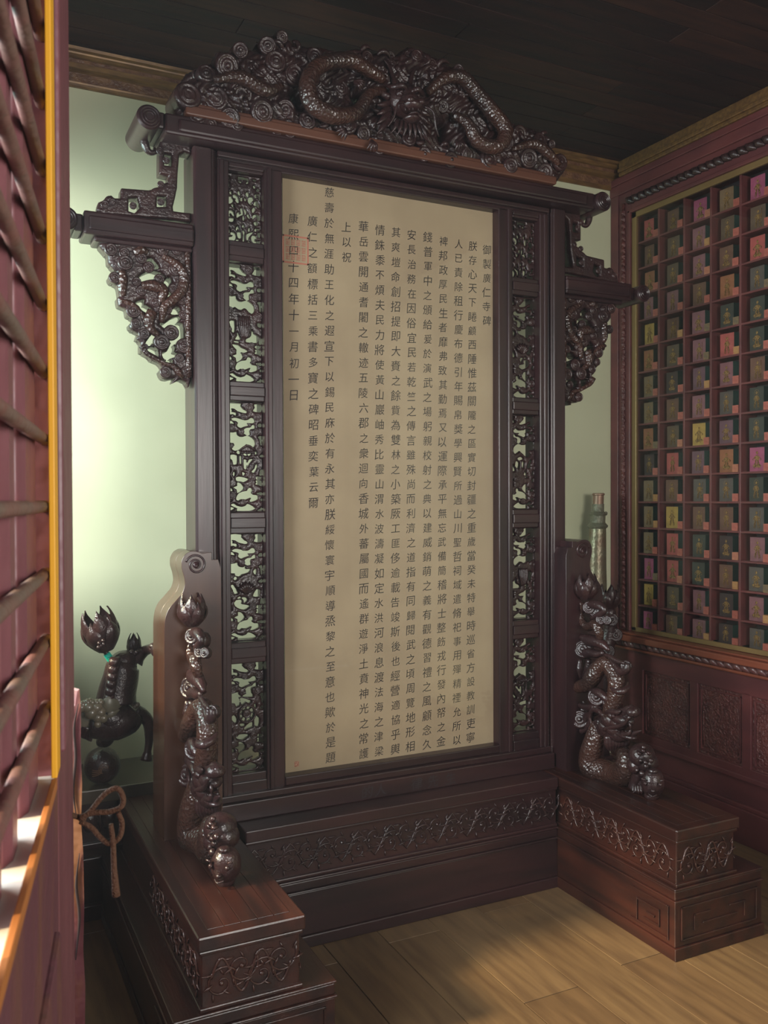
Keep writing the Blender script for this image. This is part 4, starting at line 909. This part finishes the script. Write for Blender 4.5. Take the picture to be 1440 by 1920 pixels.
m.build('stem', CARV, rr0, smooth=True, org=OR)
m = MB(); m.tube([k2(545, 780, -.01), k2(515, 735, -.01), k2(478, 682, -.01)], [.0125, .0125, .0125], seg=14, sub=1)
for j in range(6): q = np.array(k2(545-11*j, 780-16*j, -.01)); q2 = np.array(k2(541-11*j, 774-16*j, -.01)); m.tube([q, q2], .0135, seg=14, sub=1)
o = m.build('teal_tape', TEALT, rr0, smooth=True, org=OR); o['label'] = 'bright teal tape wound round the stem'
m = MB(); petal_bud(m, k2(420, 440, -.02), .125, .055, n=5, axis=(-.28, 0, 1), flare=.25)
for x_, y_ in ((370, 530), (430, 490), (400, 565), (360, 590), (435, 540)): m.ell(k2(x_, y_, -.085), (.008, .008, .008))
m.build('lotus_bud', CARV, rr0, smooth=True, org=OR)
m = MB(); petal_bud(m, k2(890, 600, .02), .066, .024, n=4, flare=-.2)
for x_, y_ in ((855, 665), (905, 685), (930, 670)): m.ell(k2(x_, y_, -.02), (.010, .010, .010))
m.build('small_bud', CARV, rr0, smooth=True, org=OR)
# rear lotus, right, half hidden behind the front dragon
q = at(1142, 1128, 1, 3.52)
t = thing('lotus_carving', 'dark carved lotus stalk standing behind the right dragon carving', 'carving', (q[0], 3.56, .50)); OT = rel(t)
m = MB(); petal_bud(m, (q[0], 3.52, q[2]), .10, .046, n=5, flare=.3); m.build('lotus_bud', CARV, t, smooth=True, org=OT)
m = MB(); m.tube([(q[0], 3.52, q[2]-.03), (q[0]+.02, 3.54, q[2]-.15), (q[0]-.01, 3.56, q[2]-.32), (q[0], 3.56, .53)], [.03, .04, .05, .03], seg=14)
for i in range(7): m.boss((q[0]+.03*math.sin(i*2), 3.50, q[2]-.09-.08*i), .035, n=(-.5, -.8, .1))
m.build('cloud_stalk', CARV, t, smooth=True, org=OT)

# ---------------- old brass horn against the back wall ----------------
hq = at(1122, 930, 1, 3.72); HX, HT = hq[0], hq[2]
zz = lambda py: at(1122, py, 1, 3.72)[2]; rw = lambda w_: w_/2/ (1650/ (3.72*math.cos(YAW)+HX*math.sin(YAW)))
t = thing('brass_horn', 'tall old brass temple horn leaning upright against the wall between screen and cabinet', 'horn', (HX-.02, 3.72, .50)); OT = rel(t)
lean = lambda z: HX-(HT-z)*.035
def horn(prof, name, mt):
    m = MB(); vs = []; seg = 30; fs = []
    for r, z in prof:
        for k in range(seg): a = 2*math.pi*k/seg; vs.append((lean(z)+r*math.cos(a), 3.72+r*math.sin(a), z))
    for i in range(len(prof)-1):
        for k in range(seg): fs.append((i*seg+k, i*seg+(k+1) % seg, (i+1)*seg+(k+1) % seg, (i+1)*seg+k))
    fs.append(tuple(range(seg))); fs.append(tuple((len(prof)-1)*seg+k for k in range(seg)))
    m.add(vs, fs); return m.build(name, mt, t, smooth=True, org=OT, angle=40)
horn([(rw(10), zz(926)+.004), (rw(20), zz(926)+.004), (rw(23), zz(926)), (rw(23), zz(928)), (rw(20), zz(929)), (rw(20), zz(946))], 'mouth_ring', COPP)
horn([(rw(22), zz(945)), (rw(22), zz(958)), (rw(24), zz(960)), (rw(30), zz(962)), (rw(32), zz(964)), (rw(29), zz(966)), (rw(28), zz(968)), (rw(28), zz(980)), (rw(34), zz(983)), (rw(39), zz(986)), (rw(36), zz(989)), (rw(31), zz(991))], 'collar', BRASSG)
horn([(rw(31), zz(990)), (rw(33), zz(1010)), (rw(36), zz(1060)), (rw(40), zz(1100)), (rw(46), zz(1180)), (rw(56), zz(1300)), (rw(66), .502)], 'tube', BRASS)
for z_ in (zz(963), zz(986)):
    m = MB(); m.tube([(lean(z_)+rw(38)+.008*math.cos(a), 3.72, z_+.008*math.sin(a)) for a in [math.pi*i/5 for i in range(10)]], .003, seg=8, closed=True); m.build('hanging_loop', BRASSG, t, smooth=True, org=OT)

# ---------------- glazed cabinet along the right wall ----------------
CF = 3.28
cab = thing('glazed_cabinet', 'tall red rosewood wall cabinet with gilt edged glass and small square compartments', 'cabinet', (3.38, 2.6, 0)); OC = rel(cab)
Y0, Y1 = 1.55, YW-.002
yp = lambda px, py, X=CF: at(px, py, 0, X)[1]
zp = lambda px, py, X=CF: at(px, py, 0, X)[2]
def cp(m, name, mt=CAB, bevel=.003, smooth=False, par=None, angle=None): return m.build(name, mt, par or cab, bevel=bevel, smooth=smooth, org=OC if par is None else None, angle=angle)
m = MB(); m.box(CF+.02, XR, Y0, Y1, 0, .84); base = cp(m, 'base', CAB)
m = MB(); m.box(CF-.02, CF+.03, Y0, Y1, 0, .16); m.box(CF-.01, CF+.03, Y0, Y1, .16, .18); m.box(CF-.005, CF+.03, Y0, Y1, .29, .315)
cp(m, 'plinth', CAB, .004)
zt = zp(1204, 1256); zb = zp(1407, 1443)
ys = [Y1, yp(1192, 1300)]
edges = [(yp(1205, 1300), yp(1293, 1300)), (yp(1308, 1300), yp(1391, 1300))]
pw = edges[1][0]-edges[1][1]; gp = edges[0][1]-edges[1][0]
while edges[-1][1]-gp-pw > Y0: a = edges[-1][1]-gp; edges.append((a, a-pw))
m = MB(); m.box(CF, CF+.03, Y0, Y1, zt, .80); m.box(CF, CF+.03, Y0, Y1, .31, zb)
prev = Y1
for a, b in edges: m.box(CF, CF+.03, a, prev, zb-.01, zt+.01); prev = b
m.box(CF, CF+.03, Y0, prev, zb-.01, zt+.01)
cp(m, 'face_frame', CAB, .004)
for i, (a, b) in enumerate(edges):
    m = MB(); m.box(CF+.012, CF+.03, b, a, zb, zt)
    pn = cp(m, 'door_panel', CABC, 0)
    m = MB(); vw = a-b
    for q in ((b+.012, b+.018, zb+.015, zt-.015), (a-.018, a-.012, zb+.015, zt-.015), (b+.012, a-.012, zb+.015, zb+.021), (b+.012, a-.012, zt-.021, zt-.015)): m.box(CF+.006, CF+.014, *q)
    m.build('bead_frame', CAB, pn, bevel=.0015, org=OC)
    m = MB(); x_ = CF+.012; cy, cz = (a+b)/2, (zt+zb)/2; hw, hh = vw/2-.03, (zt-zb)/2-.03
    arch = [(x_, cy-hw, zb+.04), (x_, cy-hw, cz+hh*.5), (x_, cy-hw*.5, cz+hh*.8), (x_, cy, cz+hh), (x_, cy+hw*.5, cz+hh*.8), (x_, cy+hw, cz+hh*.5), (x_, cy+hw, zb+.04)]
    m.tube(arch, .004, seg=6)
    rr_ = random.Random(i)
    for j in range(70):
        u, v = rr_.uniform(-hw, hw), rr_.uniform(-hh, hh*.75); r = rr_.uniform(.007, .014); t0 = rr_.uniform(0, 6)
        m.tube([(x_, cy+u+r*(1-.12*k)*math.cos(t0+k*.9), cz+v+r*(1-.12*k)*math.sin(t0+k*.9)) for k in range(6)], [.0035*(1-.1*k) for k in range(6)], seg=5, sub=2)
    m.build('vine_carving', CABC, pn, smooth=True, org=OC)
# ledge and its rope
m = MB(); m.box(CF-.055, XR, Y0, Y1, .835, .868); m.box(CF-.035, XR, Y0, Y1, .868, .880); m.box(CF-.028, CF+.05, Y0, Y1, .785, .80)
cp(m, 'ledge', mat('ledge_wood', (.15, .036, .020), .33, col2=(.21, .055, .028), scale=4, stretch=(5, .5, 5), spec=.6), .010)
def rope(Xc, Zc, r, ya, yb, vertical=False, za=0, zb_=0):
    m = MB(); n = int(((zb_-za) if vertical else (yb-ya))/(.034 if vertical else .047))
    for i in range(n):
        if vertical:
            c = (Xc, ya, za+.034*(i+.5)); p = [(c[0], c[1]-r*.8, c[2]-.016), c[:1]+(c[1],)+(c[2],), (c[0], c[1]+r*.8, c[2]+.016)]
        else:
            c = (Xc, ya+.047*(i+.5), Zc); p = [(c[0], c[1]-.030, c[2]-r*.8), c, (c[0], c[1]+.030, c[2]+r*.8)]
        m.tube(p, [r*.25, r*.95, r*.25], seg=8, sub=3)
    return m
cp(rope(CF-.012, .818, .021, Y0, Y1), 'rope_moulding', mat('rope_wood', (.10, .035, .032), .3, spec=.65, col2=(.13, .05, .045), scale=20), 0, True)
# upper case
XG = 3.30
yl = 3.683                      # inner left edge of the glazed opening frame
m = MB(); m.box(XG, XR, yl, Y1, .88, 3.36); m.box(XG, XR, Y0, yl, 3.135, 3.36)
m.box(XG-.008, XG+.02, yl+.095, Y1, .88, 3.30); m.box(XG-.010, XG+.02, yl, yl+.020, .88, 3.15); m.box(XG-.010, XG+.02, Y0, yl+.02, 3.135, 3.155)
m.box(XG-.014, XG+.02, Y0, Y1, 3.255, 3.31); m.box(XG-.02, XG+.02, Y0, Y1, 3.31, 3.345)
cp(m, 'case_frame', CAB, .004)
cp(rope(XG-.004, 3.205, .024, Y0, yl+.06), 'rope_moulding', CARV, 0, True)
m = rope(XG-.002, 0, .018, yl+.058, 0, True, .89, 3.20); m.tube([(XG-.002, yl+.058, .89), (XG-.002, yl+.058, 3.2)], .012, seg=8)
cp(m, 'rope_moulding', CABC, 0, True)
m = MB(); m.box(XG-.030, XG+.03, Y0, YW-.09, 3.345, 3.365); m.box(XG-.038, XG+.02, Y0, YW-.09, 3.365, 3.385); m.box(XG-.028, XR, Y0, YW-.09, 3.385, ZC)
tr = tag(m.build('trim_2', GOLD, bevel=.004), kind='structure')
m = MB(); m.box(XG+.004, XG+.02, yl-.034, yl, .885, 3.135); m.box(XG+.004, XG+.02, Y0, yl, 3.105, 3.135); m.box(XG+.004, XG+.02, Y0, yl, .882, .905)
cp(m, 'gilt_edge', mat('gilt_edge', (.20, .125, .05), .35, metal=.4, col2=(.26, .17, .07), scale=3, stretch=(1, 1, .2)), .002)
yc = [3.649, 3.497, 3.320, 3.146, 2.968, 2.790, 2.612, 2.434, 2.256, 2.078, 1.900, 1.722, 1.56]
zc = [3.105-.1388*i for i in range(17)]; zc[-1] = .892
XS, XB = 3.318, 3.425
m = MB(); m.box(XB, XR, Y0, yl, .88, 3.13); cp(m, 'back_board', mat('cabinet_back', (.018, .012, .014), .6), 0)
for i, y in enumerate(yc[1:-1]):
    cp(MB().box(XS, XB, y-.006, y+.006, .905, 3.105), 'divider', CAB, .0015)
for i, z in enumerate(zc[1:-1]):
    cp(MB().box(XS+.002, XB, Y0, yl-.034, z-.005, z+.005), 'shelf', CAB, .0015)
m = MB().add([(XG+.010, Y0, .90), (XG+.010, yl-.03, .90), (XG+.010, yl-.03, 3.11), (XG+.010, Y0, 3.11)], [(0, 1, 2, 3)]); cp(m, 'glass_pane', GLASS, 0)

# tablets: colour read cell by cell from the photograph (rows from the top, five columns from the left)
pal = {'r': ((.34, .075, .065), 'red'), 'b': ((.125, .060, .040), 'brown'), 'o': ((.26, .100, .045), 'orange brown'), 'm': ((.20, .085, .095), 'mauve'), 'g': ((.36, .22, .055), 'gilded ochre'), 't': ((.19, .125, .070), 'tan'), 'd': ((.040, .042, .034), 'blackish green'), 'p': ((.30, .070, .13), 'magenta'), 'v': ((.10, .065, .042), 'olive brown'), 'u': ((.13, .065, .080), 'purple brown'), 'y': ((.085, .070, .060), 'grey brown'), 'k': ((.045, .028, .028), 'near black')}
grid = ['rbptp', 'bvmvv', 'ovmbr', 'mmboy', 'gbmdd', 'ovmrd', 'tkumb', 'tbmyd', 'ovgud', 'kruop', 'tbyyd', 'tgbby', 'trdkm', 'prdby', 'gvmkm', 'pbmky']
tmats = {k: mat('tablet_'+v[1].replace(' ', '_'), v[0], .5, spec=.35, col2=tuple(c*.7 for c in v[0]), scale=30) for k, v in pal.items()}
tside = [mat('tablet_side_teal', (.055, .115, .095), .55, col2=(.04, .085, .07), scale=20), mat('tablet_side_dark_teal', (.022, .050, .045), .55)]
smats = [(mat('small_box_vermilion', (.27, .060, .045), .5, col2=(.36, .11, .075), scale=90), 'vermilion'), (mat('small_box_rust', (.30, .095, .055), .5, col2=(.38, .16, .09), scale=90), 'rust'), (mat('small_box_amber', (.36, .20, .07), .5, col2=(.3, .12, .05), scale=90), 'amber'), (mat('small_box_dark', (.09, .07, .045), .5, col2=(.2, .12, .05), scale=90), 'dark olive')]
ordn = ['top', 'second', 'third', 'fourth', 'fifth', 'sixth', 'seventh', 'eighth', 'ninth', 'tenth', 'eleventh', 'twelfth', 'thirteenth', 'fourteenth', 'fifteenth', 'bottom']
coln = ['first', 'second', 'third', 'fourth', 'fifth']
figs = []
for k in range(5):     # small gilt figures in low relief: head, halo, robe folds
    m = MB(); x = -.0008
    m.ell((x, 0, .082), (.0018, .0060, .0075), seg=8, ring=6)
    m.ell((x, 0, .058), (.0016, .010+.001*k, .013), seg=10, ring=6)
    if k in (0, 2): m.tube([(x+.0005, .013*math.cos(a), .082+.014*math.sin(a)) for a in [math.pi*i/7 for i in range(14)]], .0007, seg=5, closed=True, sub=1)
    for s in (-1, 1):
        m.tube([(x, s*.008, .066), (x, s*(.015+.002*k), .052), (x, s*(.004+.003*k), .045)], [.0018, .0018, .001], seg=5)
        for j in range(3): m.tube([(x, s*(.003+.002*j), .050), (x, s*(.005+.004*j), .030), (x, s*(.006+.0045*j+.001*k), .008+.002*j)], [.0008, .0013, .0007], seg=5)
    if k == 1: m.tube([(x, -.020, .092), (x, -.019, .010)], .0010, seg=5, sub=1)
    if k in (3, 4): m.ell((x, 0, .022), (.0014, .024, .008), seg=12, ring=6)
    me = m.build('figure', GLIT, None, smooth=True); figs.append(me.data); bpy.data.objects.remove(me)
tmesh = {}
rt = random.Random(11)
for r in range(16):
    zt_, zb2 = zc[r]-.006, zc[r+1]+.0052
    for c in range(5):
        ya, yb = yc[c]-.006, yc[c+1]+.006
        k = grid[r][c]; hgt = .111 if r < 15 else .095
        wd = .082 if c else .070
        key = (k, c == 0, r == 15, (r+c) % 3 == 0)
        if key not in tmesh:
            m = MB(); X0, X1 = 0, .040
            v = [(x, y, z) for x in (0, X1) for y in (-wd/2, wd/2) for z in (0, hgt)]
            m.add(v, [(0, 1, 3, 2), (4, 6, 7, 5), (0, 2, 6, 4), (1, 5, 7, 3)], 0)
            m.add(v, [(0, 4, 5, 1), (2, 3, 7, 6)], 1)
            o = m.build('figure_tablet', [tmats[k], tside[1 if k in 'dkvb' and (r+c) % 2 else 0]], None, bevel=0); tmesh[key] = o.data; bpy.data.objects.remove(o)
        o = bpy.data.objects.new('figure_tablet', tmesh[key]); C.objects.link(o)
        yy = ya-(.028 if c else .012)-wd/2+rt.uniform(-.004, .004)
        o.location = (3.345+rt.uniform(-.003, .003), yy, zb2); o.rotation_euler = (0, 0, rt.uniform(-.04, .04))
        tag(o, '%s figure tablet, %s row from top, %s column from left in cabinet' % (pal[k][1], ordn[r] if r < 15 else 'bottom', coln[c]) if r else '%s figure tablet, top row, %s column from left in cabinet' % (pal[k][1], coln[c]), 'tablet', 'figure tablets in the glazed cabinet')
        if r == 15: o['label'] = '%s figure tablet, bottom row, %s column from left in cabinet' % (pal[k][1], coln[c])
        f = bpy.data.objects.new('figure', figs[rt.randrange(5)]); C.objects.link(f); f.parent = o; f.location = (0, 0, .004)
        if r == 15: f.scale = (1, 1, .9)
        si = 0 if rt.random() < .55 else rt.choice([1, 1, 2, 3]); sm = smats[si]
        kk = ('s', si)
        if kk not in tmesh:
            m = MB().box(0, .03, -.0175, .0175, 0, .037); q = m.build('seal_box', sm[0], None, bevel=0); tmesh[kk] = q.data; bpy.data.objects.remove(q)
        b = bpy.data.objects.new('seal_box', tmesh[kk]); C.objects.link(b)
        b.location = (3.322+rt.uniform(0, .004), yb+.024+rt.uniform(-.002, .003), zb2); b.rotation_euler = (0, 0, rt.uniform(-.05, .05))
        row = 'top row' if r == 0 else ('bottom row' if r == 15 else ordn[r]+' row from top')
        tag(b, 'small %s block by a tablet, %s, %s column of cabinet' % (sm[1], row, coln[c]), 'box', 'small square blocks in the glazed cabinet')

# ---------------- red lattice casement at the left ----------------
DL = 1.10; AZ = YAW+math.atan((245-720)/FPX)
ud = np.array([-math.sin(AZ), -math.cos(AZ), 0]); nd = np.array([math.cos(AZ), -math.sin(AZ), 0])
dr = MB_.T @ np.array([(133-720)/FPX, 0, 1]); far = CAM+dr*DL; far[2] = 0
kk_ = DL*(245-133)
Uf = lambda px: (DL-kk_/(245-px))/math.cos(AZ-YAW)
def leafbox(m, ua, ub, na, nb, za, zb_):
    P = lambda u, n, z: far+ud*u+nd*n+np.array([0, 0, z])
    v = [P(u, n, z) for u in (ua, ub) for n in (na, nb) for z in (za, zb_)]
    m.add(v, [(0, 1, 3, 2), (4, 6, 7, 5), (0, 4, 5, 1), (2, 3, 7, 6), (0, 2, 6, 4), (1, 5, 7, 3)])
    return m
win = thing('window_1', 'open red lattice casement', 'window', tuple(far)); del win['category']; del win['label']; win['kind'] = 'structure'
OW = rel(win)
wp = lambda m, name, mt=REDP, bevel=.004, **k: m.build(name, mt, win, bevel=bevel, org=OW, **k)
zR = 1.6-.242*1.1
ZT = 3.0
us0, us1 = 0, Uf(104)
m = leafbox(MB(), us0, us1, -.045, 0, .3, ZT); leafbox(m, us0+.03, us1-.05, -.01, .004, zR, ZT); wp(m, 'stile')
wp(leafbox(MB(), us1, Uf(98), -.003, .0025, zR, ZT), 'yellow_bead', YEL, .001)
wp(leafbox(MB(), Uf(98), 1.5, -.003, .0025, zR-.010, zR), 'orange_bead', ORA, .001)
m = leafbox(MB(), us1, 1.5, -.045, 0, .3, zR-.008); leafbox(m, us1+.05, 1.5, -.01, .006, .3, zR-.14); wp(m, 'bottom_rail', REDD)
wp(leafbox(MB(), us1, 1.5, -.045, 0, 2.9, ZT), 'top_rail')
def Un(px, n):
    d = MB_.T @ np.array([(px-720)/FPX, 0, 1]); p0 = far+nd*n-CAM; p0[2] = 0
    t = (p0 @ nd)/(d @ nd); return float((CAM+d*t-far-nd*n) @ ud)
NB0 = -.016
uu = [(Un(70, NB0), Un(45, NB0)), (Un(32, NB0), Un(13, NB0)), (Un(2, NB0), Un(2, NB0)+.07), (Un(2, NB0)+.13, Un(2, NB0)+.2)]
for i, (a, b) in enumerate(uu):
    m = MB()
    P = lambda x, n, z: far+ud*x+nd*n+np.array([0, 0, z])
    pr = [(a, -.046), (a, -.022), (a+.016, NB0), (b-.016, NB0), (b, -.022), (b, -.046), (b-.016, -.052), (a+.016, -.052)]
    v = [P(x, n, zR-.01) for x, n in pr]+[P(x, n, 2.92) for x, n in pr]
    m.add(v, [tuple(range(8)), tuple(range(15, 7, -1))]+[(j, (j+1) % 8, (j+1) % 8+8, j+8) for j in range(8)])
    wp(m, 'upright', REDP, .002)
z = 1.6-.006; rows = [z-.066*k for k in range(1, 4)]+[z+.066*k for k in range(0, 20)]
greyr = mat('rod_lit_grey', (.20, .085, .075), .5, col2=(.16, .11, .09), scale=14, bump=.4, bscale=50)  # greyer than the uprights: the different light on the rods put into colour
for zz_ in rows:
    if zR+.03 < zz_ < 2.9:
        m = MB(); m.tube([far+ud*u+nd*(-.010)+np.array([0, 0, zz_]) for u in np.linspace(Un(94, -.010), 1.5, 7)], .0060, seg=10, sub=1)
        wp(m, 'rod', greyr, 0, smooth=True)
# sill board under the uprights, reaching outside, bright daylight put into its pale colour
m = MB(); leafbox(m, us1+.002, 1.6, -.40, -.003, zR-.030, zR-.0075)
tag(m.build('window_sill', mat('sill_daylit_white', (.75, .74, .70), .6, col2=(.65, .64, .6), scale=5)), kind='structure')
# splintered edge strip standing behind the stile
def camplane(px, py, d): r = MB_.T @ np.array([(px-720)/FPX, -(py-960)/FPX, 1]); return CAM+r*d
ol = [(133, 1360), (136, 1330), (141, 1322), (145, 1296), (149, 1292), (152, 1330), (151, 1400), (154, 1470), (152, 1540), (156, 1600), (158, 1700), (156, 1780), (160, 1850), (158, 2100), (120, 2100), (125, 1500)]
m = MB(); n = len(ol); v = [tuple(camplane(x, y, 1.16)) for x, y in ol]; back = [tuple(np.array(p)+np.array([-.02, .05, 0])) for p in v]
m.add(v+back, [tuple(range(n)), tuple(range(2*n-1, n-1, -1))]+[(i, i+n, (i+1) % n+n, (i+1) % n) for i in range(n)])
o = tag(m.build('trim_3', mat('split_old_paint', (.10, .028, .032), .6, col2=(.17, .07, .028), scale=9, stretch=(2, 2, .5), bump=.6, bscale=30, ramp=(.5, .62))), kind='structure')
m = MB()
for pts in ([(148, 1320), (140, 1365), (143, 1420), (138, 1480), (144, 1530)], [(150, 1600), (144, 1660), (150, 1720), (143, 1800)]):
    q = [camplane(x-1, y, 1.158) for x, y in pts]; m.tube(q, [.0005, .0016, .002, .0018, .0006], seg=6) if len(q) == 5 else m.tube(q, [.0005, .002, .002, .0006], seg=6)
m.build('crack', mat('crack_dark', (.02, .01, .01), .9), o, smooth=True)
# cord tied in a bow round the stile
m = MB(); c = lambda x, y, d=1.10: tuple(camplane(x, y, d))
m.tube([c(150, 1538), c(170, 1520), (*c(195, 1490)[:3],), c(218, 1478), c(230, 1492), c(228, 1512), c(205, 1522), c(175, 1524), c(150, 1532)], .0034, seg=10, sub=5)
m.tube([c(150, 1540, 1.104), c(172, 1552, 1.104), c(186, 1568, 1.104), c(205, 1582, 1.10), c(224, 1570, 1.10), c(229, 1545, 1.10), c(222, 1524, 1.095)], .0033, seg=10, sub=5)
m.tube([c(208, 1545, 1.098), c(212, 1580, 1.098), c(214, 1630, 1.098), c(218, 1680, 1.098)], [.0030, .0034, .0036, .0052], seg=10, sub=5)
m.tube([c(160, 1536, 1.11), c(140, 1530, 1.10), c(118, 1526, 1.05), c(100, 1528, 1.0)], .0034, seg=10, sub=5)
o = m.build('cord_bow', CORD, None, smooth=True); tag(o, 'brown cord tied in a bow on the red lattice casement', 'cord')

# ---------------- thin scattering volume added to imitate veiling light in the lens ----------------
hm = bpy.data.materials.new('lens_glare'); hm.use_nodes = True; _n = hm.node_tree.nodes; _n.clear()
_o = _n.new('ShaderNodeOutputMaterial'); _v = _n.new('ShaderNodeVolumeScatter'); _v.inputs['Color'].default_value = (.88, .92, 1.0, 1); _v.inputs['Density'].default_value = .0055; _v.inputs['Anisotropy'].default_value = .35
hm.node_tree.links.new(_v.outputs[0], _o.inputs['Volume'])
hz = MB().box(XL+.005, XR-.005, -1.55, YW-.004, .003, ZC-.003).build('haze', hm); tag(hz, kind='stuff'); hz['label'] = 'thin dusty haze filling the room near the window'; hz['category'] = 'haze'
